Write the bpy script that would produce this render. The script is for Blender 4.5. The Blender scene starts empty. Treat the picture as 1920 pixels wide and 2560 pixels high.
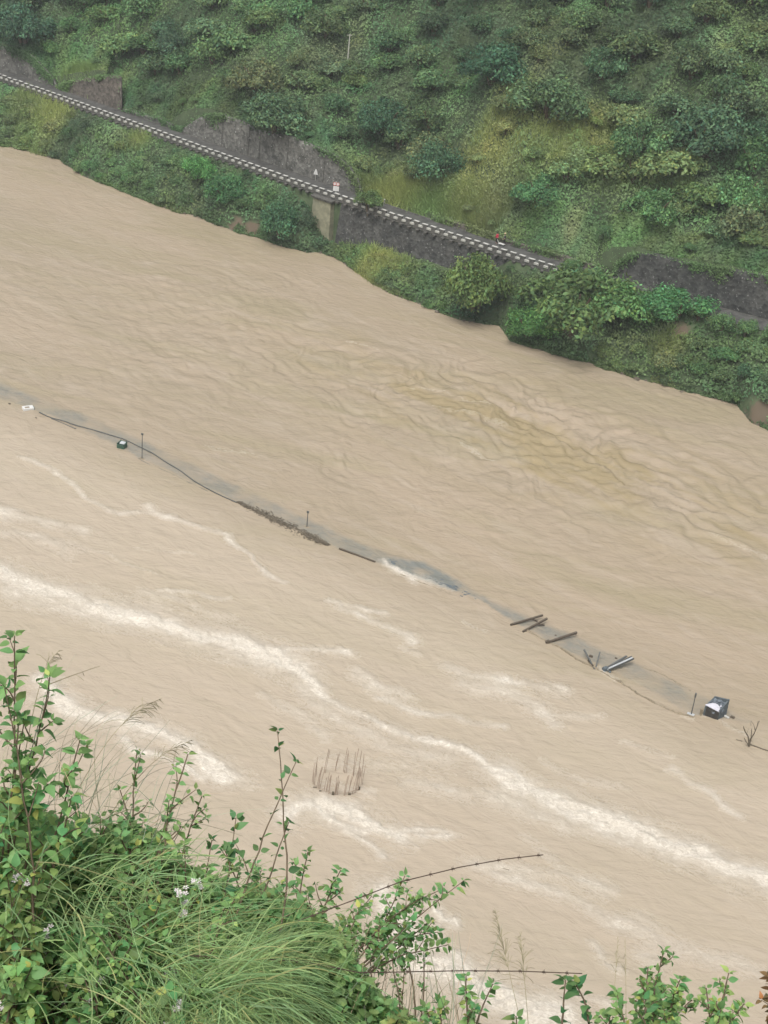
import bpy, math, random
import numpy as np
from mathutils import Vector, Matrix
random.seed(7); rng = np.random.default_rng(11)
S = bpy.context.scene
C = S.collection
R = math.radians
# ------------------------------------------------------------------ camera
F = 3800.0; CAM_H = 92.0; PITCH = R(29); ROLL = R(5.3)
_fw = np.array([0, math.cos(PITCH), -math.sin(PITCH)]); _r0 = np.array([1., 0, 0]); _u0 = np.array([0, math.sin(PITCH), math.cos(PITCH)])
_rt = math.cos(ROLL)*_r0 + math.sin(ROLL)*_u0
_up = -math.sin(ROLL)*_r0 + math.cos(ROLL)*_u0
CAMP = np.array([0, 0, CAM_H])
cam = bpy.data.cameras.new('camera'); camo = bpy.data.objects.new('camera', cam); C.objects.link(camo)
cam.sensor_fit = 'HORIZONTAL'; cam.sensor_width = 36; cam.lens = F/1920*36
cam.clip_start = 0.1; cam.clip_end = 3000
m = Matrix(((_rt[0], _up[0], -_fw[0], 0), (_rt[1], _up[1], -_fw[1], 0), (_rt[2], _up[2], -_fw[2], CAM_H), (0, 0, 0, 1)))
camo.matrix_world = m
S.camera = camo
# ------------------------------------------------------------------ light: overcast
SUN_EL, SUN_AZ = R(62), R(200)      # azimuth clockwise from +Y
w = bpy.data.worlds.new('World'); S.world = w; w.use_nodes = True
nt = w.node_tree; nt.nodes.clear()
sky = nt.nodes.new('ShaderNodeTexSky'); sky.sky_type = 'NISHITA'; sky.sun_disc = False
sky.sun_elevation = SUN_EL; sky.sun_rotation = SUN_AZ; sky.dust_density = 6; sky.air_density = 1.2; sky.ozone_density = 1
hs = nt.nodes.new('ShaderNodeHueSaturation'); hs.inputs['Saturation'].default_value = 0.28
bg = nt.nodes.new('ShaderNodeBackground'); bg.inputs['Strength'].default_value = 0.11
wo = nt.nodes.new('ShaderNodeOutputWorld')
nt.links.new(sky.outputs[0], hs.inputs['Color']); nt.links.new(hs.outputs[0], bg.inputs[0]); nt.links.new(bg.outputs[0], wo.inputs[0])
sl = bpy.data.lights.new('sun', 'SUN'); sl.energy = 1.1; sl.angle = R(25); sl.color = (1, .97, .92)
so = bpy.data.objects.new('sun', sl); C.objects.link(so)
dv = Vector((math.sin(SUN_AZ)*math.cos(SUN_EL), math.cos(SUN_AZ)*math.cos(SUN_EL), math.sin(SUN_EL)))
so.rotation_euler = dv.to_track_quat('Z', 'Y').to_euler()
S.view_settings.view_transform = 'Standard'; S.view_settings.look = 'None'; S.view_settings.gamma = 1
S.view_settings.exposure = 0.62

# ------------------------------------------------------------------ helpers
def ray(px, py):
    return _fw + _rt*((px-960)/F) - _up*((py-1280)/F)
def on(px, py, z=0.0):                       # where a line of sight meets a level plane
    d = ray(px, py); t = (z-CAM_H)/d[2]
    return CAMP + d*t
def at(px, py, t):                           # a point t metres out
    return CAMP + ray(px, py)*t
def proj(P):
    P = np.atleast_2d(P) - CAMP
    z = P@_fw
    return 960 + F*(P@_rt)/z, 1280 - F*(P@_up)/z
def tag(o, label=None, cat=None, group=None, kind=None):
    if label: o['label'] = label
    if cat: o['category'] = cat
    if group: o['group'] = group
    if kind: o['kind'] = kind
    return o
def empty(name, loc, label, cat, group=None, rz=0):
    o = bpy.data.objects.new(name, None); o.empty_display_size = .3; C.objects.link(o)
    o.location = loc; o.rotation_euler = (0, 0, rz)
    return tag(o, label, cat, group)
def npmesh(name, V, Fc, k=4, smooth=False):
    """mesh from arrays: V (n,3), Fc (m,k)"""
    V = np.asarray(V, dtype=np.float32); Fc = np.asarray(Fc, dtype=np.int32)
    me = bpy.data.meshes.new(name)
    me.vertices.add(len(V)); me.vertices.foreach_set('co', V.ravel())
    n = len(Fc); me.loops.add(n*k); me.loops.foreach_set('vertex_index', Fc.ravel())
    me.polygons.add(n); me.polygons.foreach_set('loop_start', np.arange(0, n*k, k, dtype=np.int32))
    me.polygons.foreach_set('loop_total', np.full(n, k, dtype=np.int32))
    if smooth: me.polygons.foreach_set('use_smooth', np.ones(n, dtype=bool))
    me.update(calc_edges=True); me.validate()
    return me
def attr(me, name, vals):
    a = me.attributes.new(name, 'FLOAT', 'POINT'); a.data.foreach_set('value', np.asarray(vals, dtype=np.float32))
def cattr(me, name, vals):
    v = np.asarray(vals, dtype=np.float32)
    if v.shape[1] == 3: v = np.c_[v, np.ones(len(v), dtype=np.float32)]
    a = me.attributes.new(name, 'FLOAT_COLOR', 'POINT'); a.data.foreach_set('color', v.ravel())
def link(name, me, mt=None, parent=None):
    o = bpy.data.objects.new(name, me); C.objects.link(o)
    if mt and not me.materials: me.materials.append(mt)
    if parent: o.parent = parent
    return o
class MB:
    def __init__(s): s.v = []; s.f = []
    def add(s, v, f):
        b = len(s.v); s.v += [tuple(map(float, p)) for p in v]; s.f += [tuple(b+i for i in q) for q in f]
    def box(s, c, size, rot=None, taper=1.0):
        x, y, z = [d/2 for d in size]; vs = []
        for k, q in ((-1, 1.0), (1, taper)):
            for a, b in ((-1, -1), (1, -1), (1, 1), (-1, 1)): vs.append(Vector((a*x*q, b*y*q, k*z)))
        if rot is not None: vs = [rot @ v for v in vs]
        s.add([v+Vector(c) for v in vs], [(3, 2, 1, 0), (4, 5, 6, 7), (0, 1, 5, 4), (1, 2, 6, 5), (2, 3, 7, 6), (3, 0, 4, 7)])
    def tube(s, pts, rad, n=8, caps=True):
        pts = [Vector(p) for p in pts]
        if not hasattr(rad, '__len__'): rad = [rad]*len(pts)
        rings = []
        t0 = (pts[1]-pts[0]).normalized(); a = t0.orthogonal().normalized()
        for i, p in enumerate(pts):
            t = (pts[min(i+1, len(pts)-1)]-pts[max(i-1, 0)]).normalized()
            a = (a - t*a.dot(t)).normalized(); b = t.cross(a)
            rings.append([p+(a*math.cos(2*math.pi*k/n)+b*math.sin(2*math.pi*k/n))*rad[i] for k in range(n)])
        v = [q for r_ in rings for q in r_]; f = []
        for i in range(len(pts)-1):
            for k in range(n): f.append((i*n+k, i*n+(k+1) % n, (i+1)*n+(k+1) % n, (i+1)*n+k))
        if caps: f.append(tuple(range(n-1, -1, -1))); f.append(tuple((len(pts)-1)*n+k for k in range(n)))
        s.add(v, f)
    def bar(s, a, b, wd, ht, up=(0, 0, 1)):
        a = Vector(a); b = Vector(b); x = (b-a).normalized(); y = Vector(up).cross(x).normalized(); z = x.cross(y)
        rot = Matrix((x, y, z)).transposed()
        s.box((a+b)/2, ((b-a).length, wd, ht), rot)
    def build(s, name, mt, parent=None, bevel=0, smooth=False):
        me = bpy.data.meshes.new(name); me.from_pydata(s.v, [], s.f); me.update()
        if smooth: me.polygons.foreach_set('use_smooth', [True]*len(me.polygons))
        me.materials.append(mt)
        o = link(name, me, None, parent)
        if bevel:
            b = o.modifiers.new('bevel', 'BEVEL'); b.width = bevel; b.segments = 2; b.limit_method = 'ANGLE'
        return o
def noise2(x, y, seed=0, octs=4, base=1.0):
    """cheap smooth value noise, vectorised"""
    out = np.zeros_like(x, dtype=float); amp = 1; tot = 0; fr = base
    for o in range(octs):
        xi = np.floor(x*fr).astype(int); yi = np.floor(y*fr).astype(int); fx = x*fr-xi; fy = y*fr-yi
        fx = fx*fx*(3-2*fx); fy = fy*fy*(3-2*fy)
        def h(a, b):
            n = (a*374761393 + b*668265263 + (seed+o)*974711) & 0x7fffffff
            n = ((n ^ (n >> 13))*1274126177) & 0x7fffffff
            return ((n ^ (n >> 16)) & 0xffff)/65535.0
        v = (h(xi, yi)*(1-fx)+h(xi+1, yi)*fx)*(1-fy)+(h(xi, yi+1)*(1-fx)+h(xi+1, yi+1)*fx)*fy
        out += amp*(v-.5); tot += amp; amp *= .5; fr *= 2.03
    return out/tot*2

# ------------------------------------------------------------------ materials
def mat(name, col, rough=.8, nscale=0, namt=.25, bump=0, bscale=30, spec=.3, metal=0, col2=None):
    mt = bpy.data.materials.new(name); mt.use_nodes = True; n = mt.node_tree; b = n.nodes['Principled BSDF']
    b.inputs['Base Color'].default_value = (*col, 1); b.inputs['Roughness'].default_value = rough
    b.inputs['Specular IOR Level'].default_value = spec; b.inputs['Metallic'].default_value = metal
    tc = n.nodes.new('ShaderNodeTexCoord')
    if nscale:
        nz = n.nodes.new('ShaderNodeTexNoise'); nz.inputs['Scale'].default_value = nscale; nz.inputs['Detail'].default_value = 6; nz.inputs['Roughness'].default_value = .65
        n.links.new(tc.outputs['Object'], nz.inputs['Vector'])
        rp = n.nodes.new('ShaderNodeValToRGB'); rp.color_ramp.elements[0].position = .32; rp.color_ramp.elements[1].position = .68
        c2 = col2 or [c*(1-namt) for c in col]; c1 = col if col2 else [min(1, c*(1+namt)) for c in col]
        rp.color_ramp.elements[0].color = (*c2, 1); rp.color_ramp.elements[1].color = (*c1, 1)
        n.links.new(nz.outputs['Fac'], rp.inputs[0]); n.links.new(rp.outputs[0], b.inputs['Base Color'])
    if bump:
        bz = n.nodes.new('ShaderNodeTexNoise'); bz.inputs['Scale'].default_value = bscale; bz.inputs['Detail'].default_value = 5
        n.links.new(tc.outputs['Object'], bz.inputs['Vector'])
        bm = n.nodes.new('ShaderNodeBump'); bm.inputs['Strength'].default_value = bump; bm.inputs['Distance'].default_value = .05
        n.links.new(bz.outputs['Fac'], bm.inputs['Height']); n.links.new(bm.outputs[0], b.inputs['Normal'])
    return mt
def foliage_mat(name, use_attr, trans=.25, rough=.6, spec=.25):
    mt = bpy.data.materials.new(name); mt.use_nodes = True; n = mt.node_tree; b = n.nodes['Principled BSDF']
    b.inputs['Roughness'].default_value = rough; b.inputs['Specular IOR Level'].default_value = spec
    if use_attr:
        a = n.nodes.new('ShaderNodeAttribute'); a.attribute_name = 'tint'; col = a.outputs['Color']
    else:
        a = n.nodes.new('ShaderNodeObjectInfo'); v = n.nodes.new('ShaderNodeAttribute'); v.attribute_name = 'tint'
        mx = n.nodes.new('ShaderNodeMix'); mx.data_type = 'RGBA'; mx.blend_type = 'MULTIPLY'; mx.inputs[0].default_value = 1
        n.links.new(a.outputs['Color'], mx.inputs[6]); n.links.new(v.outputs['Color'], mx.inputs[7]); col = mx.outputs[2]
    n.links.new(col, b.inputs['Base Color'])
    tr = n.nodes.new('ShaderNodeBsdfTranslucent'); n.links.new(col, tr.inputs[0])
    ms = n.nodes.new('ShaderNodeMixShader'); ms.inputs[0].default_value = trans
    out = n.nodes['Material Output']
    n.links.new(b.outputs[0], ms.inputs[1]); n.links.new(tr.outputs[0], ms.inputs[2]); n.links.new(ms.outputs[0], out.inputs[0])
    return mt
M_FOL = foliage_mat('bush_leaves', False)
M_GC = foliage_mat('ground_cover_leaves', True)
M_NEAR = foliage_mat('shrub_leaves', True, .42, .5, .3)
M_BARK = mat('bark', (.10, .075, .05), .9, 8, .4)
M_TWIG = mat('twig', (.13, .10, .065), .8, 30, .4)
M_CONC = mat('weathered_concrete', (.23, .225, .20), .9, 2.5, .3, .3, 12)
M_CONCD = mat('dark_stained_concrete', (.10, .098, .088), .9, 2.5, .35, .3, 12)
M_WHITE = mat('old_white_paint', (.47, .47, .44), .8, 6, .3)
M_ASPH = mat('wet_asphalt', (.082, .082, .077), .6, .8, .4, .2, 20)
M_WOOD = mat('wet_timber', (.10, .08, .06), .8, 6, .35, .3, 30)
M_STEEL = mat('dark_steel', (.10, .105, .10), .6, 8, .3)
M_SIGNW = mat('white_sign_board', (.60, .60, .58), .5, 10, .06)
M_RED = mat('red_sign_paint', (.55, .09, .08), .5)
M_POLE = mat('pale_pole', (.42, .42, .37), .8, 5, .2)
M_RUST = mat('rusty_rebar', (.34, .26, .20), .85, 20, .3)

# ------------------------------------------------------------------ far bank geometry
ROADC = np.array([9.25052159e-06, 1.37508753e-03, -7.47812317e-01, 2.52207859e+02])
DROAD = np.polyder(ROADC)
def road_y(x):
    x = np.asarray(x, float); xc = np.clip(x, -95, 62)
    return np.polyval(ROADC, xc) + (x-xc)*np.polyval(DROAD, xc)
def road_dy(x):
    return np.polyval(DROAD, np.clip(np.asarray(x, float), -95, 62))
def road_pt(x, v=0.0, z=9.0):
    """point on the road: x on its outer edge, v metres towards the hill"""
    dy = road_dy(x); L = np.sqrt(1+dy*dy)
    return np.array([x - v*dy/L, road_y(x) + v/L, z])
def vdist(x, y):
    dy = road_dy(x); return (y-road_y(x))/np.sqrt(1+dy*dy)
WL = [(-60, 340), (0, 365), (70, 378), (150, 399), (210, 440), (278, 469), (382, 509), (440, 530), (498, 541), (570, 572), (648, 596), (740, 625), (833, 642), (880, 672), (926, 706), (980, 735), (1041, 758), (1100, 782), (1157, 798), (1210, 806), (1250, 812), (1275, 850), (1330, 868), (1447, 903), (1540, 925), (1620, 949), (1700, 972), (1782, 990), (1840, 1012), (1880, 1060), (1920, 1076), (1990, 1085)]
WLW = np.array([on(*p)[:2] for p in WL]); WLW = WLW[np.argsort(WLW[:, 0])]
def water_y(x):
    x = np.asarray(x, float); y = np.interp(x, WLW[:, 0], WLW[:, 1])
    y = np.where(x < WLW[0, 0], WLW[0, 1]+(x-WLW[0, 0])*-.75, y)
    y = np.where(x > WLW[-1, 0], WLW[-1, 1]+(x-WLW[-1, 0])*-.45, y)
    y = y+noise2(x, x*0+7.3, 17, 4, .22)*1.7
    return np.minimum(y, road_y(x)-3.0)
ROADW = 4.6
WALLS = [  # tops of the stone walls behind the road, as seen, and how far back they stand
    ('w0', [(-90, 95), (0, 112), (40, 122), (70, 150), (100, 182), (112, 205)]),
    ('w1', [(118, 208), (140, 196), (180, 186), (240, 178), (266, 180), (272, 262)]),
    ('w1b', [(276, 268), (290, 264), (330, 276), (365, 284), (396, 300)]),
    ('w2', [(400, 330), (425, 308), (455, 286), (482, 275), (520, 275), (560, 288), (600, 311), (680, 326), (745, 352), (790, 372), (830, 400), (850, 430), (862, 462)]),
    ('w3', [(1040, 545), (1064, 532), (1120, 548), (1240, 590), (1330, 615), (1420, 642), (1475, 660)]),
    ('w4', [(1490, 672), (1505, 642), (1535, 624), (1600, 622), (1660, 645), (1740, 655), (1820, 668), (1920, 690), (2010, 702)])]
def hit_v(px, py, v=5.0):
    d = ray(px, py); t = 150.0; lo = t
    while t < 420:
        p = CAMP+d*t
        if vdist(p[0], p[1]) > v: break
        t += .25
    return CAMP+d*t
WALLW = []
for nm, pts in WALLS:
    q = [hit_v(*p) for p in pts]; WALLW.append((nm, np.array([[a[0], max(.4, a[2]-9)] for a in q])))
def wall_h(x):
    x = np.asarray(x, float); h = np.full(x.shape, .5)
    for nm, q in WALLW:
        ins = (x >= q[0, 0]) & (x <= q[-1, 0]); h = np.where(ins, np.interp(x, q[:, 0], q[:, 1]), h)
    return h
def domes(x, y, cell, seed, jit=.9):
    """rounded scrub mounds: height 0..1 over random cells"""
    x = np.asarray(x, float)/cell; y = np.asarray(y, float)/cell; xi = np.floor(x).astype(int); yi = np.floor(y).astype(int); best = np.zeros(x.shape)
    for dx in (-1, 0, 1):
        for dy in (-1, 0, 1):
            a = xi+dx; b = yi+dy; n = (a*374761393+b*668265263+seed*974711) & 0x7fffffff; n = ((n ^ (n >> 13))*1274126177) & 0x7fffffff; n ^= n >> 15
            cx = a+.5+jit*((n & 255)/255.-.5); cy = b+.5+jit*(((n >> 8) & 255)/255.-.5); rr = .55+.45*((n >> 16) & 255)/255.
            d2 = ((x-cx)**2+(y-cy)**2)/rr**2; best = np.maximum(best, np.sqrt(np.clip(1-d2, 0, 1))*rr)
    return best
def scrub(x, y):
    wx = x+noise2(x, y, 31, 2, .4)*.8; wy = y+noise2(x, y, 32, 2, .4)*.8
    return domes(wx, wy*.8, 3.4, 5)*1.35+domes(wx, wy*.8, 1.5, 6)*.5
BUMPS = []   # (x, y, radius, height)
def terrain(x, y, bumps=True):
    x = np.asarray(x, float); y = np.asarray(y, float)
    dy = road_dy(x); L = np.sqrt(1+dy*dy); v = (y-road_y(x))/L; wv = (road_y(x)-water_y(x))/L
    hb = 8.6 - 4.6*np.clip((x+19)/5, 0, 1)*np.clip((17-x)/6, 0, 1)
    hb = hb-2.9*np.exp(-((x+15.0)/5.5)**2)
    q = np.clip(-v/wv, 0, 3)
    zr = hb*np.clip(1-q, 0, 1)**.85 - np.clip(q-1, 0, 2)*4
    zr = zr + np.where((q > .08) & (q < .92), noise2(x, y, 5, 3, .25)*.5, 0)
    wh = wall_h(x); vh = v-ROADW-1.25
    kw = np.exp(-np.clip(vh, 0, 500)/7); base = 9 + (wh*kw+3.5*(1-kw))*np.clip(vh/.3+1, 0, 1)
    zh = base + np.clip(vh, 0, 500)*.74 + np.clip(vh/8, 0, 1)*(noise2(x, y, 9, 3, .045)*3.2+noise2(x, y, 3, 2, .16)*.8)
    if bumps:
        for bx, by, br, bh in BUMPS:
            zh = zh + np.clip(vh/6, 0, 1)*bh*np.exp(-((x-bx)**2+(y-by)**2)/br**2)
    z = np.where(v < -.15, zr, np.where(v < ROADW+.98, 8.86, zh))
    return z
def hit(px, py, t0=190.0, t1=420.0):
    d = ray(px, py); t = np.arange(t0, t1, .3); P = CAMP+d*t[:, None]
    below = P[:, 2] < terrain(P[:, 0], P[:, 1])
    i = np.argmax(below); return P[i]
for bx in [(1330, 170, 14, 5), (1260, 330, 10, 3.5), (1215, 110, 9, -5), (1000, 330, 10, -3), (1560, 350, 8, -3.5), (1750, 300, 14, 4), (640, 180, 12, 4), (780, 300, 9, 3), (880, 150, 9, -3), (300, 100, 14, 3), (1500, 440, 12, 2), (1860, 400, 8, -3)]:
    p = hit(bx[0], bx[1]); BUMPS.append((p[0], p[1], bx[2], bx[3]))

# ---- the far bank as one terrain sheet
def soil_mask(x, y):
    s = np.zeros_like(x)
    for px, py, r_ in [(590, 572, 1.7), (628, 585, 1.8), (535, 554, 1.1), (1700, 832, 1.5), (1900, 1040, 2.4), (1780, 790, 1.5)]:
        p = hit(px, py, 150); s = np.maximum(s, np.exp(-((x-p[0])**2+(y-p[1])**2)/r_**2))
    return s
us = np.linspace(-190, 150, 520)
vs = np.concatenate([np.array([-60, -40, -28]), np.linspace(-24, -.4, 52), [-.16, -.14, 0.5, 3, ROADW+.5, ROADW+.96, ROADW+.99], np.linspace(ROADW+1.25, 84, 170), [92, 100]])
U, Vv = np.meshgrid(us, vs, indexing='ij')
DYu = road_dy(U); Lu = np.sqrt(1+DYu**2)
X = U; Y = road_y(U)+Vv*Lu
Z = terrain(X, Y)
Z = Z+np.where((Vv > ROADW+2) | (Vv < -1), np.clip((np.abs(Vv)-3)/6, 0, 1)*(scrub(X, Y)*.22-.12), 0)*(1-soil_mask(X, Y))*(Z > .5)
idx = np.arange(U.size).reshape(U.shape)
Fq = np.stack([idx[:-1, :-1], idx[1:, :-1], idx[1:, 1:], idx[:-1, 1:]], -1).reshape(-1, 4)
me = npmesh('far_hillside', np.stack([X, Y, Z], -1).reshape(-1, 3), Fq, 4, True)
attr(me, 'soil', soil_mask(X.ravel(), Y.ravel()))
mt = mat('hill_soil', (.060, .085, .042), .95, .35, .35, .5, 2)
n = mt.node_tree; b = n.nodes['Principled BSDF']; src = b.inputs['Base Color'].links[0].from_socket
a = n.nodes.new('ShaderNodeAttribute'); a.attribute_name = 'soil'
nz = n.nodes.new('ShaderNodeTexNoise'); nz.inputs['Scale'].default_value = .8; nz.inputs['Detail'].default_value = 6
tc = n.nodes.new('ShaderNodeTexCoord'); n.links.new(tc.outputs['Object'], nz.inputs['Vector'])
ad = n.nodes.new('ShaderNodeMath'); ad.operation = 'MULTIPLY_ADD'; ad.inputs[1].default_value = 1.6; n.links.new(nz.outputs['Fac'], ad.inputs[0])
n.links.new(a.outputs['Fac'], ad.inputs[2])
mr = n.nodes.new('ShaderNodeMapRange'); mr.inputs[1].default_value = 1.1; mr.inputs[2].default_value = 1.5; n.links.new(ad.outputs[0], mr.inputs[0])
mx = n.nodes.new('ShaderNodeMix'); mx.data_type = 'RGBA'; n.links.new(mr.outputs[0], mx.inputs[0]); n.links.new(src, mx.inputs[6]); mx.inputs[7].default_value = (.115, .090, .062, 1)
n.links.new(mx.outputs[2], b.inputs['Base Color'])
tag(link('far_hillside', me, mt), kind='structure')

# ---- road surface
def ribbon(name, xs, v0, v1, z, mt):
    V = []; Fc = []
    for x in xs:
        V.append(road_pt(x, v0, z)); V.append(road_pt(x, v1, z))
    for i in range(len(xs)-1): Fc.append((2*i, 2*i+2, 2*i+3, 2*i+1))
    return link(name, npmesh(name, V, Fc), mt)
xs = np.linspace(-150, 110, 260)
tag(ribbon('far_road', xs, 0.0, ROADW, 9.0, M_ASPH), kind='structure')
# drain kerb at the foot of the hill
kb = MB()
for i in range(len(xs)-1):
    kb.bar(road_pt(xs[i], ROADW+.1, 8.99), road_pt(xs[i+1], ROADW+.1, 8.99), .25, .2)
tag(kb.build('road_kerb', M_CONCD), kind='structure')

# ---- stone retaining walls
def stone_mat(name, c1, c2, speck=(.42, .42, .40), sc=1.3, sp=.71):
    mt = bpy.data.materials.new(name); mt.use_nodes = True; n = mt.node_tree; b = n.nodes['Principled BSDF']; b.inputs['Roughness'].default_value = .85
    tc = n.nodes.new('ShaderNodeTexCoord')
    vo = n.nodes.new('ShaderNodeTexVoronoi'); vo.inputs['Scale'].default_value = sc*1.6; n.links.new(tc.outputs['Object'], vo.inputs['Vector'])
    nz = n.nodes.new('ShaderNodeTexNoise'); nz.inputs['Scale'].default_value = .5; nz.inputs['Detail'].default_value = 7; nz.inputs['Roughness'].default_value = .7; n.links.new(tc.outputs['Object'], nz.inputs['Vector'])
    rp = n.nodes.new('ShaderNodeValToRGB'); rp.color_ramp.elements[0].position = .38; rp.color_ramp.elements[1].position = .64
    rp.color_ramp.elements[0].color = (*c1, 1); rp.color_ramp.elements[1].color = (*c2, 1); n.links.new(nz.outputs['Fac'], rp.inputs[0])
    sx = n.nodes.new('ShaderNodeSeparateColor'); n.links.new(vo.outputs['Color'], sx.inputs[0])
    m1 = n.nodes.new('ShaderNodeMix'); m1.data_type = 'RGBA'; m1.blend_type = 'MULTIPLY'; m1.inputs[0].default_value = 1
    r2 = n.nodes.new('ShaderNodeMapRange'); r2.inputs[3].default_value = .65; r2.inputs[4].default_value = 1.35; n.links.new(sx.outputs[0], r2.inputs[0])
    cb = n.nodes.new('ShaderNodeCombineColor'); [n.links.new(r2.outputs[0], cb.inputs[i]) for i in range(3)]
    n.links.new(rp.outputs[0], m1.inputs[6]); n.links.new(cb.outputs[0], m1.inputs[7])
    n2 = n.nodes.new('ShaderNodeTexNoise'); n2.inputs['Scale'].default_value = 2.6; n2.inputs['Detail'].default_value = 2; n.links.new(tc.outputs['Object'], n2.inputs['Vector'])
    r3 = n.nodes.new('ShaderNodeMapRange'); r3.inputs[1].default_value = sp-.03; r3.inputs[2].default_value = sp; n.links.new(n2.outputs['Fac'], r3.inputs[0])
    m2 = n.nodes.new('ShaderNodeMix'); m2.data_type = 'RGBA'; n.links.new(r3.outputs[0], m2.inputs[0]); n.links.new(m1.outputs[2], m2.inputs[6]); m2.inputs[7].default_value = (*speck, 1)
    n.links.new(m2.outputs[2], b.inputs['Base Color'])
    bm = n.nodes.new('ShaderNodeBump'); bm.inputs['Strength'].default_value = .8; bm.inputs['Distance'].default_value = .12; n.links.new(vo.outputs['Distance'], bm.inputs['Height']); n.links.new(bm.outputs[0], b.inputs['Normal'])
    return mt
M_ST1 = stone_mat('rubble_stone', (.078, .078, .068), (.165, .163, .146))
M_ST2 = stone_mat('dark_wet_stone', (.032, .034, .032), (.078, .078, .072), (.20, .20, .19), 1.3, .70)
M_ST3 = stone_mat('earthy_stone', (.075, .067, .055), (.14, .123, .103), sp=.8)
def wall(name, q, mt, label, v=ROADW+.2, joints=()):
    x0, x1 = q[0, 0], q[-1, 0]; n_ = max(8, int((x1-x0)/.5)); xs_ = np.linspace(x0, x1, n_)
    hs_ = np.interp(xs_, q[:, 0], q[:, 1]) + rng.normal(0, .06, n_)
    base = road_pt(x0, v, 9); t = empty(name, base, label, 'wall')
    rows = 7; V = []; th = .55
    for i, x in enumerate(xs_):
        for k in range(rows):
            f = k/(rows-1); V.append(road_pt(x, v-.25*0+.055*f*min(hs_[i], 8), 8.8+f*(hs_[i]+.2)) - base)
    nf = len(V)
    for i, x in enumerate(xs_):
        for k in range(rows):
            f = k/(rows-1); V.append(road_pt(x, v+th+.055*f*min(hs_[i], 8), 8.8+f*(hs_[i]+.2)) - base)
    Fc = []
    for i in range(n_-1):
        for k in range(rows-1):
            a_ = i*rows+k; Fc.append((a_, a_+rows, a_+rows+1, a_+1)); c_ = nf+a_; Fc.append((c_, c_+1, c_+rows+1, c_+rows))
        a_ = i*rows+rows-1; Fc.append((a_, a_+rows, nf+a_+rows, nf+a_))
    for i in (0, n_-1):
        for k in range(rows-1): a_ = i*rows+k; Fc.append((a_, a_+1, nf+a_+1, nf+a_))
    o = link('stonework', npmesh('stonework', V, Fc), mt, t)
    for jx in joints:                                       # drain channels running down the face
        h = float(np.interp(jx, q[:, 0], q[:, 1])); jb = MB()
        a_ = road_pt(jx, v-.05, 9.0)-base; c_ = road_pt(jx, v-.05+.055*min(h, 8), 9+h)-base
        jb.bar(a_, c_, .22, .12, up=(1, 0, 0)); jb.build('drain_channel', M_CONCD, t)
    return t
def jx(pxs, y0): return [hit_v(px, y0+(px-pxs[0])*.36)[0] for px in pxs]
wd = dict(WALLW)
wall('retaining_wall', wd['w0'], M_ST1, 'grey stone retaining wall beside the far road at the left edge of the picture')
wall('retaining_wall', wd['w1'], M_ST3, 'short grey brown wall with one straight upright end, behind the far road at left')
wall('retaining_wall', wd['w1b'], M_ST1, 'low grey stone wall strip linking the upright ended wall and the long tall wall')
wall('retaining_wall', wd['w2'], M_ST1, 'long tall grey stone retaining wall with vertical drain channels behind the far road', joints=jx([520, 585, 612, 680, 770], 340))
wall('retaining_wall', wd['w3'], M_ST3, 'low brown stone wall along the road behind the two walking people', joints=jx([1137, 1215], 575))
wall('retaining_wall', wd['w4'], M_ST2, 'dark wet stone retaining wall with pale specks at the right edge')
# ---- wall holding the road up above the river
x0, x1 = road_pt(-12.5)[0], 20.0
xs_ = np.linspace(x0, x1, 70); base = road_pt(x0, 0, 0); t = empty('river_wall', base, 'dark stone wall holding up the far road above the river bank', 'wall')
V = []; Fc = []
for i, x in enumerate(xs_):
    for k in range(8):
        f = k/7; V.append(road_pt(x, -1.3*(1-f)-.12, f*8.6)-base)
for i in range(69):
    for k in range(7): a_ = i*8+k; Fc.append((a_, a_+8, a_+9, a_+1))
nf = len(V)
V += [p+np.array([.3, .45, 0]) for p in V[:nf]]
Fc += [tuple(nf+i for i in reversed(f)) for f in Fc]
link('stonework', npmesh('stonework', V, Fc), M_ST2, t)

# ---- pier under the road
def solid(name, poly0, z0, poly1, z1, mt, parent, org):
    n_ = len(poly0); V = [(p[0]-org[0], p[1]-org[1], z0-org[2]) for p in poly0]+[(p[0]-org[0], p[1]-org[1], z1-org[2]) for p in poly1]
    mb = MB(); mb.add(V, [tuple(range(n_-1, -1, -1)), tuple(range(n_, 2*n_))]+[(i, (i+1) % n_, n_+(i+1) % n_, n_+i) for i in range(n_)])
    return mb.build(name, mt, parent, .04)
pc = on(818, 507, 8.3); xl = pc[0]-2.0
org = road_pt(xl+1.2, -.6, -1)
t = empty('bridge_pier', org, 'tall concrete pier with a pale left face under the far road', 'pier')
pl = lambda g: [road_pt(xl-g, -1.15-g)[:2], road_pt(xl+3.3+g, -1.15-g)[:2], road_pt(xl+3.3+g, .55)[:2], road_pt(xl-g, .55)[:2]]
solid('pier_shaft', pl(.28), -1, pl(0), 8.2, mat('mossy_concrete', (.30, .29, .20), .9, .8, .3, .3, 10, col2=(.16, .16, .11)), t, org)
solid('pier_cap', pl(.25), 8.2, pl(.35), 8.62, M_CONCD, t, org)

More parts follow.
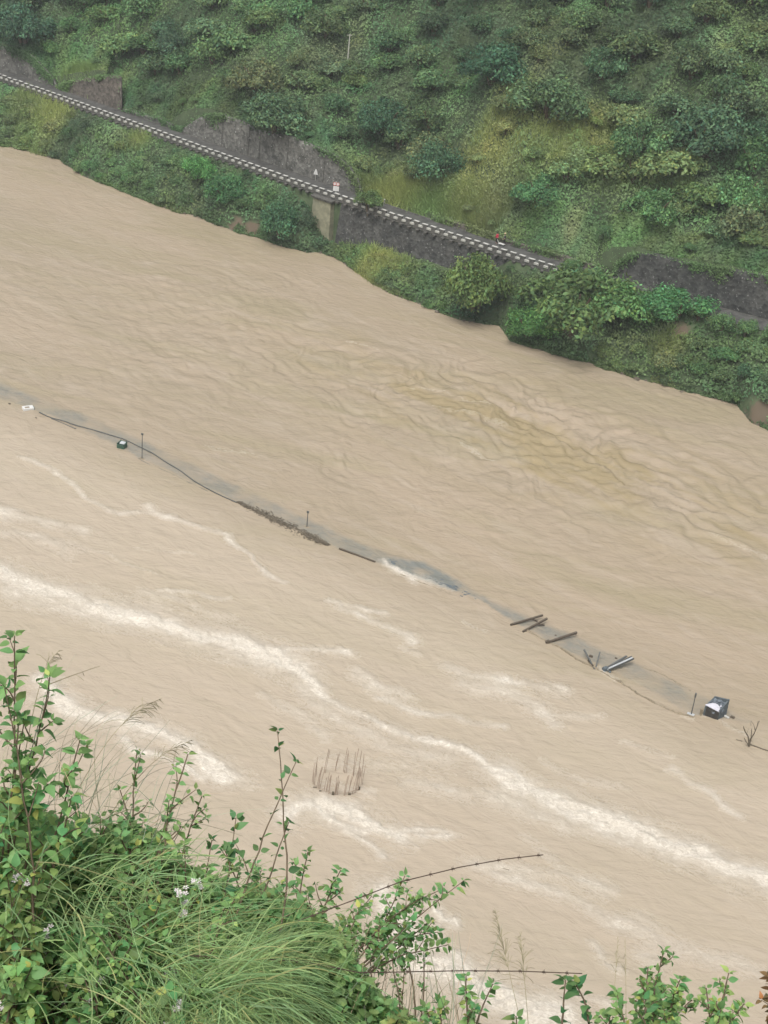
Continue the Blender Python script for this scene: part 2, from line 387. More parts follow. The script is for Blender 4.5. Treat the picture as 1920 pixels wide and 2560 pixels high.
# ---- parapet: edge beam, sills, corbels; guard blocks are things of their own
X0, X1 = -93.0, 29.5
arc = [X0]
while arc[-1] < X1: arc.append(arc[-1]+1.82/math.sqrt(1+float(road_dy(arc[-1]))**2))
org = road_pt(X0, 0, 9); t = empty('parapet', org, 'long low concrete edge beam with pale sills and brackets along the far road', 'parapet')
eb = MB()
for i in range(len(arc)-1):
    eb.bar(road_pt(arc[i], 0, 8.83)-org, road_pt(arc[i+1], 0, 8.83)-org, .55, .5)
eb.build('edge_beam', M_CONCD, t)
def road_rot(x):
    dy = float(road_dy(x)); return Matrix.Rotation(math.atan(dy), 3, 'Z'), math.atan(dy)
sb = MB(); sb.box((0, 0, 0), (.85, .40, .36)); sill0 = None
cb_ = MB(); cb_.box((0, 0, 0), (.5, .55, .34), None, 1.25); corb0 = None
step = 1.82
for i in range(len(arc)-1):
    xm = arc[i]+(arc[i+1]-arc[i])*.5; r3, an = road_rot(xm)
    if sill0 is None:
        sill0 = sb.build('sill', mat('grey_sill', (.38, .38, .345), .9, 3, .35), t, .03); corb0 = cb_.build('bracket', M_CONCD, t, .03); s_, c_ = sill0, corb0
    else:
        s_ = sill0.copy(); c_ = corb0.copy(); C.objects.link(s_); C.objects.link(c_); s_.parent = t; c_.parent = t
    s_.location = road_pt(xm+.1, -.2, 9.24)-org; s_.rotation_euler = (0, 0, an)
    c_.location = road_pt(xm-.25, -.48, 8.5)-org; c_.rotation_euler = (0, 0, an)
gb0 = None
PIER_I = min(range(len(arc)), key=lambda k_: abs(arc[k_]-float(on(835, 497, 9)[0])))
def nth(k_): return '%d%s' % (k_, 'th' if 10 <= k_ % 100 <= 20 else {1: 'st', 2: 'nd', 3: 'rd'}.get(k_ % 10, 'th'))
GL = 'white capped guard block'
for i, x in enumerate(arc):
    r3, an = road_rot(x); p = road_pt(x, 0, 9.08)
    if gb0 is None:
        gb0 = empty('guard_block', p, GL, 'guard block', 'guard blocks along the far road', an)
        q = MB(); q.box((0, 0, .36), (1.05, .32, .72)); q.build('block', M_CONCD, gb0, .03)
        q = MB(); q.box((0, 0, .77), (1.12, .40, .1)); q.build('cap', M_WHITE, gb0, .02); g_ = gb0
    else:
        g_ = gb0.copy(); C.objects.link(g_)
        for ch in list(gb0.children): c_ = ch.copy(); C.objects.link(c_); c_.parent = g_
    g_['label'] = 'white capped concrete guard block '+('right beside the white road sign' if i == PIER_I else '%s to the left of the white road sign' % nth(PIER_I-i) if i < PIER_I else '%s to the right of the white road sign' % nth(i-PIER_I))
    g_.location = p; g_.rotation_euler = (rng.normal(0, .012), rng.normal(0, .015), an+rng.normal(0, .02))
    if i and rng.random() < .08: g_.location.z -= .08

# ---- signs on the road
p = road_pt(float(on(835, 487, 9)[0]), .55, 9.0)
t = empty('road_sign', p, 'white square board under two round red edged signs by the far guard blocks', 'sign', rz=R(-8))
q = MB(); q.tube([(0, .04, 0), (0, .04, 2.75)], .05); q.build('post', M_POLE, t)
q = MB(); q.box((0, 0, 1.45), (1.05, .04, .85)); bd = q.build('board', M_SIGNW, t, .01)
q = MB()
for k in range(3): q.box((0, -.023, 1.68-.2*k), (.7, .006, .05))
q.build('faded_text_line', mat('faded_grey', (.5, .5, .5)), bd)
for sx in (-.28, .28):
    q = MB(); q.tube([(sx, .0, 2.3), (sx, -.04, 2.3)], .3, 20); q.build('round_sign', M_SIGNW, t)
    q = MB(); rr = [(sx+.27*math.cos(a_), -.05, 2.3+.27*math.sin(a_)) for a_ in np.linspace(0, 2*math.pi, 25)]; q.tube(rr, .035, 6, False); q.build('red_ring', M_RED, t)
hp = hit_v(755, 412, ROADW+.2); p = road_pt(hp[0], ROADW-.1, 9.0)
t = empty('warning_sign', p, 'small white triangular sign in front of the tall stone wall', 'sign', rz=R(-20))
q = MB(); q.tube([(0, .03, 0), (0, .03, 1.5)], .04); q.build('post', M_POLE, t)
q = MB(); q.add([(-.45, 0, 1.1), (.45, 0, 1.1), (.1, 0, 2.1), (-.1, 0, 2.1), (-.45, .03, 1.1), (.45, .03, 1.1), (.1, .03, 2.1), (-.1, .03, 2.1)], [(0, 1, 2, 3), (7, 6, 5, 4), (0, 4, 5, 1), (1, 5, 6, 2), (2, 6, 7, 3), (3, 7, 4, 0)]); q.build('sign_plate', M_SIGNW, t)
for (px, py), lb in zip([(903, 490), (926, 498)], ['stubby pale marker post on the inner road kerb, left one of the pair', 'stubby pale marker post on the inner road kerb, right one of the pair']):
    hp = on(px, py, 9); x = float(hp[0]); p = road_pt(x-.3, ROADW+.1, 9.12)
    t = empty('marker_post', p, lb, 'marker post', 'marker posts on the inner kerb')
    q = MB(); q.tube([(0, 0, 0), (0, 0, .6)], [.14, .12], 10); q.build('post', M_CONC, t); q = MB(); q.tube([(0, 0, .6), (0, 0, .78)], [.14, .09], 10); q.build('cap', M_WHITE, t)
# utility pole on the hillside
hp = hit(868, 165); t = empty('utility_pole', hp, 'thin pale utility pole standing among the hillside bushes', 'pole')
q = MB(); q.tube([(0, 0, -1), (.1, 0, 6.0)], [.15, .10], 10); q.build('shaft', M_POLE, t)
q = MB(); q.bar((-.35, 0, 5.75), (.5, 0, 5.8), .1, .1); q.build('crossarm', M_POLE, t)

# ------------------------------------------------------------------ vegetation of the far bank
DK = (.058, .105, .052); MD = (.100, .184, .077); OL = (.140, .195, .078); PL = (.275, .315, .110); BR = (.120, .220, .082); BRN = (.135, .135, .078)
PATCH = [(60, 40, 90, 60, DK), (250, 110, 150, 70, BR), (430, 110, 60, 50, DK), (560, 190, 120, 60, MD), (500, 60, 100, 50, MD), (700, 290, 110, 60, DK), (620, 180, 90, 60, OL), (750, 240, 90, 60, OL), (960, 290, 80, 70, DK), (900, 200, 120, 40, BR), (1080, 400, 60, 70, DK),
         (1180, 50, 130, 80, DK), (1250, 190, 60, 80, DK), (1090, 240, 90, 40, BR), (1000, 60, 140, 50, MD), (800, 60, 110, 60, MD), (830, 140, 120, 25, BRN), (1400, 110, 100, 50, OL), (1310, 200, 60, 70, OL), (1390, 230, 60, 60, DK), (1500, 160, 60, 50, DK), (1620, 60, 120, 60, DK), (1700, 190, 150, 60, OL), (1640, 240, 120, 50, MD),
         (1280, 330, 90, 50, PL), (1400, 345, 90, 28, PL), (1500, 375, 70, 25, PL), (1230, 420, 80, 60, PL), (1180, 510, 70, 40, OL), (1340, 430, 90, 40, BR), (1480, 430, 110, 40, OL), (1560, 420, 70, 30, PL), (1600, 330, 60, 40, BR), (1730, 340, 120, 50, DK), (1800, 420, 80, 30, DK), (1650, 490, 90, 40, OL), (1700, 420, 60, 30, PL), (1640, 520, 60, 40, BR), (1500, 510, 80, 40, BR), (1810, 500, 90, 50, BR), (1850, 580, 80, 40, OL), (1250, 520, 70, 30, BRN), (1000, 480, 110, 40, PL), (930, 430, 90, 40, OL), (900, 330, 70, 40, BR), (1050, 540, 90, 30, BR), (1300, 575, 90, 30, BR), (1420, 560, 80, 30, OL), (1150, 300, 60, 50, BR), (1500, 60, 70, 40, MD), (1850, 90, 70, 60, OL),
         (130, 265, 130, 28, PL), (60, 270, 70, 25, OL), (50, 330, 80, 40, BR), (200, 320, 80, 35, DK), (330, 340, 60, 30, OL), (270, 400, 120, 50, BR), (400, 420, 70, 60, MD), (340, 355, 30, 20, PL), (560, 450, 90, 50, DK), (590, 420, 60, 40, BR), (460, 480, 70, 40, OL), (650, 480, 80, 60, MD), (740, 560, 60, 60, DK), (880, 480, 40, 20, OL), (940, 660, 60, 30, PL), (880, 650, 40, 20, BR), (1000, 700, 70, 40, OL), (1080, 740, 80, 40, BR), (1200, 770, 60, 40, DK), (1150, 680, 80, 60, OL), (1330, 790, 100, 50, DK), (1400, 720, 80, 60, OL), (1300, 800, 60, 30, BR), (1500, 800, 90, 60, MD), (1560, 720, 60, 40, BR), (1680, 750, 60, 40, BR), (1600, 860, 90, 40, OL), (1680, 880, 30, 30, PL), (1780, 900, 90, 60, MD), (1850, 880, 80, 60, BR), (1880, 800, 80, 40, BR), (1700, 960, 80, 30, DK), (1850, 980, 60, 30, DK)]
PW = []
for px, py, rx, ry, c in PATCH:
    p = hit(px, py, 150); PW.append((p[0], p[1], .5*(rx+ry)*1.25/14.2, c))
PWa = np.array([(a_, b_, c_) for a_, b_, c_, _ in PW]); PWc = np.array([c for *_, c in PW])
def tone(x, y):
    x = np.atleast_1d(x); y = np.atleast_1d(y)
    d2 = ((x[:, None]-PWa[:, 0])**2+(y[:, None]-PWa[:, 1])**2)/PWa[:, 2]**2
    wgt = np.exp(-d2*1.3); tot = wgt.sum(1, keepdims=True)
    base = np.array(MD)
    return (wgt@PWc + .12*base)/(tot+.12)
def leaf_cards(P, N, size, asp=1.0, rg=rng, bend=.35):
    """P points, N normals (n,3), size (n,) -> two-quad folded leaf clump cards"""
    n_ = len(P); N = N/np.linalg.norm(N, axis=1, keepdims=True)
    a_ = rg.normal(size=(n_, 3)); T = np.cross(N, a_); T /= np.linalg.norm(T, axis=1, keepdims=True)+1e-9
    B = np.cross(N, T); s = size[:, None]
    l = T*s*.5; w_ = B*s*.5*asp
    v0 = P-l; v1 = P+w_-N*s*bend*.5; v2 = P+l-N*s*bend*.3; v3 = P-w_-N*s*bend*.5
    V = np.stack([v0, v1, P+l*1.0+N*0, v3], 1)
    V[:, 2] = v2
    Fi = np.arange(n_*4).reshape(n_, 4)
    return V.reshape(-1, 3), Fi
def crown_mesh(name, seed, rx=1.0, rz=.8, nb=12, n_=700, size=.16, spiky=0.0, floor=-.1, big=False):
    rg = np.random.default_rng(seed)
    ang = rg.uniform(0, 2*np.pi, nb); rad = np.sqrt(rg.uniform(0, 1, nb))*(.86 if big else .66); bc = np.c_[np.cos(ang)*rad*rx, np.sin(ang)*rad*rx, rg.uniform(.1, 1, nb)*rz*(1-rad*.75)*.85+.1]
    br = rg.uniform(.16, .36, nb)*rx if big else rg.uniform(.24, .46, nb)*rx
    k = rg.integers(0, nb, n_); d = rg.normal(size=(n_, 3)); d[:, 2] = np.abs(d[:, 2])*1.0-.35*rg.random(n_); d /= np.linalg.norm(d, axis=1, keepdims=True)
    rr = br[k]*(rg.uniform(.72, 1.08, n_)+spiky*rg.random(n_)**3)
    P = bc[k]+d*rr[:, None]; keep = P[:, 2] > floor; P = P[keep]; d = d[keep]
    N = d+rg.normal(0, .55, d.shape); N[:, 2] += .3
    V, Fc = leaf_cards(P, N, size*rg.uniform(.55, 1.35, len(P)), .55, rg)
    me = npmesh(name, V, Fc)
    c = rg.uniform(.62, 1.5, len(P)); hue = rg.normal(0, .10, len(P)); blob = rg.uniform(.65, 1.4, nb)[k[keep]]
    col = np.stack([c*blob*(1+hue), c*blob, c*blob*(1-hue)], 1)
    cattr(me, 'tint', np.repeat(col, 4, 0)); me.materials.append(M_FOL)
    return me
PROTO_BIG = [crown_mesh('tree_crown', 300+i, 1.0, [.9, 1.05, .8][i % 3], [26, 36, 22][i % 3], 6000, .088, .5, -.35, True) for i in range(6)]
PROTO = [crown_mesh('bush_crown', 100+i, 1.0, [.75, .95, .6, .85][i % 4], [12, 16, 9, 14][i % 4], 2300, [.125, .11, .14, .115][i % 4], .35, -.4) for i in range(12)]
def stem_mesh(seed):
    rg = random.Random(seed); q = MB()
    for k in range(5):
        a_ = k*1.257+rg.random(); r_ = rg.uniform(.2, .45); h = rg.uniform(.5, .75)
        q.tube([(0, 0, -.3), (math.cos(a_)*r_*.4, math.sin(a_)*r_*.4, h*.45), (math.cos(a_)*r_, math.sin(a_)*r_, h)], [.07, .045, .015], 6)
    me = bpy.data.meshes.new('stems'); me.from_pydata(q.v, [], q.f); me.materials.append(M_BARK); return me
STEMS = [stem_mesh(i) for i in range(4)]
def bush(name, x, y, r_, col, label, cat, group=None, z=None, hz=1.0, i=None, lift=0.0, parts=True):
    z = float(terrain(x, y)) if z is None else z
    if i is None: i = int(rng.integers(0, len(PROTO)))
    rot = rng.uniform(0, 6.28)
    t = empty(name, (x, y, z), label, cat, group, rot)
    o = link('crown', PROTO_BIG[i % 6] if name == 'tree' else PROTO[i], None, t); o.scale = (r_*rng.uniform(.8, 1.2), r_*rng.uniform(.8, 1.2), r_*hz); o.location = (0, 0, lift); o.color = (*col, 1)
    s_ = link('trunk', STEMS[i % 4], None, t); s_.scale = (r_, r_, r_*hz+lift*1.2)
    return t
ZONES = []
def zone(px, py, v):
    if v < 0: return ('river bank left of the concrete pier' if px < 800 else 'river bank below the dark road wall' if px < 1280 else 'river bank at the right')
    if py > 380 or v < 20:
        return ('slope just above the left part of the far road' if px < 860 else 'slope just above the walking people' if px < 1480 else 'slope above the dark stone wall')
    return ('upper hillside at left' if px < 600 else 'upper hillside around the thin pole' if px < 1130 else 'upper hillside at right')
def kind_of(c):
    l = c.sum(); return 'dark green' if l < .25 else 'pale yellow green' if l > .55 else 'olive green' if c[0] > c[1]*.68 else 'fresh green'
# named trees first
TREES = [  # px, py of the crown's foot, radius m, height factor, colour, lift, label
    (1185, 782, 6.3, 1.35, (.055, .092, .036), 2.2, 'broad yellow green tree at the water edge, its top reaching the far guard blocks'),
    (1425, 835, 8.6, 1.15, (.045, .082, .034), 1.4, 'big rounded tree on the right bank hiding the end of the guard blocks'),
    (1320, 845, 4.8, .9, (.04, .10, .035), .3, 'low bright green tree leaning over the water at the step in the bank'),
    (1690, 800, 5.6, .8, (.035, .10, .045), .5, 'dense blue green tree in front of the dark stone wall'),
    (1545, 782, 6.0, 1.0, (.045, .10, .04), .3, 'green tree between the big bank tree and the dense blue green one'),
    (700, 598, 4.4, 1.3, (.022, .055, .032), .6, 'dark leafy tree just left of the concrete pier'),
    (915, 600, 2.8, 1.0, (.045, .08, .035), .8, 'bushy tree growing against the road wall just right of the pier'),
    (560, 505, 4.8, .95, (.032, .085, .04), .3, 'dark green tree on the bank below the middle of the guard blocks'),
    (500, 450, 3.6, 1.0, (.04, .11, .04), 1.0, 'bright tree whose top pokes up in front of the guard blocks'),
    (60, 110, 7.5, 1.1, (.018, .042, .028), .8, 'large very dark tree in the top left corner'),
    (430, 140, 4.5, 1.0, (.022, .045, .03), .4, 'dark round tree on the hillside above the grey wall end'),
    (690, 330, 6.5, 1.0, (.028, .055, .032), .4, 'wide dark tree directly above the tall stone wall'),
    (960, 330, 6.0, 1.05, (.020, .048, .030), .3, 'dark blue green tree halfway up the hill below the pole'),
    (1100, 450, 5.2, 1.1, (.022, .050, .030), .3, 'dark upright tree left of the pale grassy slope'),
    (1370, 290, 6.0, 1.1, (.040, .075, .040), .3, 'round grey green tree at the top of the pale grassy ridge'),
    (1230, 210, 6.5, 1.0, (.018, .048, .030), .3, 'dark tree in the gully left of the grassy ridge'),
    (1590, 400, 5.5, 1.2, (.04, .085, .042), .6, 'feathery green tree at the right end of the grassy strip'),
    (1650, 378, 1.5, 1.2, (.10, .105, .035), 1.2, 'small tree with yellow leaves beside the grassy strip'),
    (1760, 390, 7.5, 1.0, (.026, .055, .034), .4, 'wide dark tree over the shaded hollow at right'),
    (1630, 560, 5.6, 1.0, (.045, .10, .045), .3, 'rounded mid green tree above the dark stone wall'),
    (1850, 520, 6.0, 1.0, (.05, .11, .05), .3, 'bright rounded tree near the right edge above the dark wall'),
    (1340, 510, 5.0, 1.0, (.04, .10, .05), .3, 'fresh green tree in the middle of the slope above the people'),
    (640, 230, 6.0, 1.1, (.055, .075, .04), .3, 'brownish green tree on the hill above the long stone wall'),
    (1500, 200, 5.5, 1.0, (.024, .052, .03), .3, 'dark tree under the olive shrubs high on the right slope')]
taken = []
HEDGE = [(1628, 800, 2.6), (1640, 772, 2.2), (1745, 800, 2.0), (1800, 832, 2.4), (1862, 846, 2.2), (1925, 860, 2.6), (1480, 720, 2.8), (1425, 700, 2.4)]
for px, py, r_, hz, c, lift, lb in TREES:
    p = hit(px, py, 150); taken.append((p[0], p[1], r_*.75))
    bush('tree', p[0], p[1], r_, tuple(np.array(c)*(1.12 if sum(c) > .13 else 1.5)*np.array([2.25, 2.05, 1.7])), lb, 'tree', None, None, hz, None, lift)
for k_, (px, py, r_) in enumerate(HEDGE):
    p = hit(px, py, 150); taken.append((p[0], p[1], r_*.5)); bush('bush', p[0], p[1], r_, (.11, .20, .08), 'green bush hiding the outer road edge below the dark speckled wall, %s from the left' % ['third', 'fourth', 'fifth', 'sixth', 'seventh', 'eighth', 'second', 'first'][k_], 'bush', 'bushes hiding the far road edge', None, 1.0, None, .6)
# scattered bushes over bank and hill
cand = []
for sp, v0, v1, rmin, rmax in ((5.6, 8.5, 64, 2.8, 5.2), (2.7, -20, -.8, 1.5, 2.7)):
    for xx in np.arange(-120, 100, sp):
        for vv in np.arange(v0, v1, sp):
            x = xx+rng.uniform(-.45, .45)*sp; v = vv+rng.uniform(-.45, .45)*sp
            dy = float(road_dy(x)); y = float(road_y(x))+v*math.sqrt(1+dy*dy)
            z = float(terrain(x, y))
            if v < 0 and z < .25: continue
            px, py = proj(np.array([x, y, z+1])); px = px[0]; py = py[0]
            if px < -60 or px > 1980 or py < -50: continue
            if any((x-a_)**2+(y-b_)**2 < r_*r_ for a_, b_, r_ in taken): continue
            cand.append((x, y, z, v, px, py, rng.uniform(rmin, rmax)))
X_ = np.array([c[0] for c in cand]); Y_ = np.array([c[1] for c in cand]); TN = tone(X_, Y_); SM = soil_mask(X_, Y_)
MARKS = [(1190, 720, 'tall bank tree'), (1420, 760, 'big rounded bank tree'), (1695, 745, 'blue green bank tree'), (830, 560, 'concrete pier'), (575, 450, 'dark bank tree'), (60, 40, 'corner tree'), (250, 215, 'straight ended wall'), (430, 100, 'dark round tree'), (690, 290, 'tree above the wall'), (960, 280, 'tree below the pole'), (1100, 400, 'dark upright tree'), (1370, 230, 'tree topping the ridge'), (1230, 160, 'dark tree in the gully'), (1590, 340, 'feathery tree'), (1760, 340, 'tree over the hollow'), (1630, 500, 'rounded hillside tree'), (1850, 460, 'bright hillside tree'), (1340, 460, 'mid slope tree'), (870, 120, 'thin pale pole'), (640, 170, 'brownish hillside tree'), (1240, 600, 'walking people'), (838, 470, 'white road sign'), (1500, 150, 'high right hand tree'), (580, 570, 'bare earth patch'), (1700, 660, 'dark speckled wall'), (150, 330, 'left end of the bank'), (1880, 1030, 'muddy cove at right'), (1300, 120, 'upper scrub gap')]
ORD = ['nearest', 'second', 'third', 'fourth', 'fifth', 'sixth', 'seventh', 'eighth', 'ninth', 'tenth', 'eleventh', 'twelfth', 'thirteenth', 'fourteenth', 'fifteenth', 'sixteenth']+['%dth' % k_ for k_ in range(17, 60)]
order = rng.permutation(len(cand)); made = []
for j in order:
    x, y, z, v, px, py, r_ = cand[j]; c = TN[j]*rng.uniform(.8, 1.2)
    if SM[j] > .35: continue
    kd = kind_of(c)
    if kd == 'pale yellow green': r_ *= rng.uniform(.35, .6)
    if v < 0: r_ = min(r_, max(.9, -v*.85), 1.4+z*.4)
    if v > 0 and v < 12: r_ = min(r_, (v-ROADW)*.5)
    if (-13 < x < 17 and v < 0 and z > 2.5) or (v < 0 and 765 < px < 850 and py > 480): continue
    c = c*np.array([rng.uniform(.85, 1.15), 1, rng.uniform(.85, 1.15)])
    made.append((x, y, z, r_, c, kd, px, py, zone(px, py, v)))
slots = {}
for q in made:
    x, y, z, r_, c, kd, px, py, zn = q
    mx_, my_, mn = min(MARKS, key=lambda m_: (px-m_[0])**2+(py-m_[1])**2); dx, dy = px-mx_, py-my_
    dr_ = ('right of' if dx > 0 else 'left of') if abs(dx) > abs(dy) else ('below' if dy > 0 else 'above')
    slots.setdefault((kd, dr_, mn), []).append((math.hypot(dx, dy), q))
nplaced = 0
for (kd, dr_, mn), L_ in slots.items():
    L_.sort(key=lambda a_: a_[0])
    for i_, (_, q) in enumerate(L_):
        x, y, z, r_, c, _, px, py, zn = q; v_ = float(vdist(x, y))
        lb = '%s bush %s the %s%s' % (kd, dr_, mn, '' if len(L_) == 1 else ', %s out' % ORD[i_])
        bush('bush', x, y, r_, tuple(c), lb, 'bush', '%s bushes, %s' % (kd, zn), z+.35+.3*float(scrub(x, y))*(v_ > 0)-.75*(v_ < 0), rng.uniform(.75, 1.15)); nplaced += 1
print('bushes', nplaced)
# ground cover (creepers, grass) over all of the slope
def scatter(n_, v0, v1, seed):
    rg = np.random.default_rng(seed); x = rg.uniform(-125, 100, n_); v = rg.uniform(v0, v1, n_)
    dy = road_dy(x); y = road_y(x)+v*np.sqrt(1+dy*dy); z = terrain(x, y)
    px, py = proj(np.c_[x, y, z]); k = (px > -80) & (px < 2000) & (py > -80) & (z > -.05)
    s = soil_mask(x, y); k &= (s < rg.uniform(.25, .7, n_))
    k &= ~((v < 0) & (v > -1.6) & (x > -13) & (x < 20))
    return x[k], y[k], z[k], v[k]
P_ = [scatter(340000, 6.1, 74, 1), scatter(120000, -24, -.5, 2), scatter(70000, 5.65, 10, 4)]
x, y, z, v = [np.concatenate(q) for q in zip(*P_)]
pale = np.clip((tone(x, y)[:, 0]-.145)/.08, 0, 1)
edge = np.clip((np.abs(v-np.where(v > 0, ROADW+1, 0)))/4, .08, 1)*(1-.4*pale)*np.where(rng.random(len(x)) < .35, rng.random(len(x)), 1)
sf_ = lambda a_, b_: terrain(a_, b_)+scrub(a_, b_)*edge
e = .25; nx = -(sf_(x+e, y)-sf_(x-e, y))/(2*e); ny = -(sf_(x, y+e)-sf_(x, y-e))/(2*e)
N = np.c_[np.clip(nx, -3, 3), np.clip(ny, -3, 3), np.ones(len(x))]; N /= np.linalg.norm(N, axis=1, keepdims=True); N += rng.normal(0, .38, (len(x), 3))
V, Fc = leaf_cards(np.c_[x, y, sf_(x, y)+rng.uniform(-.25, .2, len(x))], N, rng.uniform(.22, .80, len(x))*rng.uniform(.7, 1.1, len(x)), .55)
me = npmesh('ground_cover', V, Fc); col = tone(x, y)*(rng.uniform(.7, 1.4, len(x))*(1+.7*noise2(x, y, 33, 4, .16)))[:, None]*np.stack([1+.35*noise2(x, y, 36, 3, .3), np.ones(len(x)), 1+.25*noise2(x, y, 37, 3, .3)], 1)
cattr(me, 'tint', np.repeat(col, 4, 0)); tag(link('ground_cover', me, M_GC), kind='stuff', label='creepers and low scrub covering the far hillside and river bank', cat='ground cover')
# creepers hanging over the tops and ends of the stone walls
rgw = np.random.default_rng(99); WP = []
for nm_, q_ in WALLW:
    xa = np.linspace(q_[0, 0], q_[-1, 0], 400)
    dens = np.clip(.18+1.5*noise2(xa, xa*0+q_[0, 0], 12, 3, .35), .05, 1.2)
    for x_, d_ in zip(xa, dens):
        h_ = float(np.interp(x_, q_[:, 0], q_[:, 1]))
        for _ in range(int(34*d_)):
            dn_ = abs(rgw.normal(0, .35+.9*d_)); WP.append(road_pt(x_+rgw.normal(0, .3), ROADW+.1+.055*h_-rgw.random()*.35+(.9 if rgw.random() < .4 else 0), 9+max(.1, h_-dn_+.35)))
FR = []
for _ in range(42000):
    x_ = rgw.uniform(-97, 64); d_ = float(noise2(np.array([x_]), np.array([1.7]), 61, 3, .3)[0])
    if d_ < rgw.uniform(-.5, .25): continue
    yw = float(water_y(x_)); o_ = rgw.uniform(-.9, 1.6)*(.6+d_); FR.append((x_, yw+o_*.9, max(.02, rgw.uniform(0, .5)+max(0, o_)*.9+d_*.6)))
FR = np.array(FR); nf2 = rgw.normal(0, .6, FR.shape); nf2[:, 2] += .8; nf2[:, 1] -= .5
V, Fc = leaf_cards(FR, nf2, rgw.uniform(.22, .6, len(FR)), .5, rgw); me = npmesh('bank_fringe', V, Fc); cattr(me, 'tint', np.repeat(tone(FR[:, 0], FR[:, 1]+2)*rgw.uniform(.6, 1.3, (len(FR), 1))*np.array([1.05, .95, .9]), 4, 0))
tag(link('bank_fringe', me, M_GC), kind='stuff', label='leafy fringe of half drowned weeds hanging over the far waterline', cat='weeds')
WP = np.array(WP); nw = rgw.normal(0, .6, WP.shape); nw[:, 2] += .7; nw[:, 1] -= .5
V, Fc = leaf_cards(WP, nw, rgw.uniform(.2, .5, len(WP)), .6, rgw); me = npmesh('wall_creeper', V, Fc); cattr(me, 'tint', np.repeat(tone(WP[:, 0], WP[:, 1]+3)*rgw.uniform(.7, 1.35, (len(WP), 1)), 4, 0))
tag(link('wall_creeper', me, M_GC), kind='stuff', label='creepers trailing over the tops of the roadside stone walls', cat='creepers')
q = MB()
for _ in range(260):
    x_ = rgw.uniform(-95, 62); yw = float(water_y(x_)); r_ = rgw.uniform(.1, .38)*(1+(rgw.random() < .06)); q.box((x_, yw+rgw.normal(.1, .35), rgw.uniform(-.1, .12)), (r_*2, r_*1.4, r_), Matrix.Rotation(rgw.uniform(0, 3), 3, 'Z') @ Matrix.Rotation(rgw.normal(0, .4), 3, 'X'), .65)
tag(q.build('shore_stones', mat('wet_shore_stone', (.13, .11, .085), .7, 1.5, .4), None, .03), 'brown stones and clods strewn along the far waterline', 'stones', kind='stuff')
# tall grass blades on the pale patches
k = np.where((tone(x, y)[:, 0] > .14))[0]; k = rng.choice(k, min(len(k)*2, 45000)); n_ = len(k)
bx = x[k]+rng.normal(0, .4, n_); by = y[k]+rng.normal(0, .4, n_); bz = terrain(bx, by); ln = rng.uniform(.6, 1.4, n_)
dr = rng.normal(0, .45, (n_, 2)); ww = .045
A = np.c_[bx-ww, by, bz]; B = np.c_[bx+ww, by, bz]; D_ = np.c_[bx+dr[:, 0]*ln+ww*.3, by+dr[:, 1]*ln, bz+ln]; E_ = D_-np.array([ww*.6, 0, 0])
me = npmesh('grass', np.stack([A, B, D_, E_], 1).reshape(-1, 3), np.arange(n_*4).reshape(n_, 4))
cattr(me, 'tint', np.repeat(tone(bx, by)*1.25*np.array([1.05, 1, .9])*rng.uniform(.8, 1.3, (n_, 1)), 4, 0)); tag(link('grass', me, M_GC), kind='stuff', label='pale yellow green grass on the open parts of the far hillside', cat='grass')

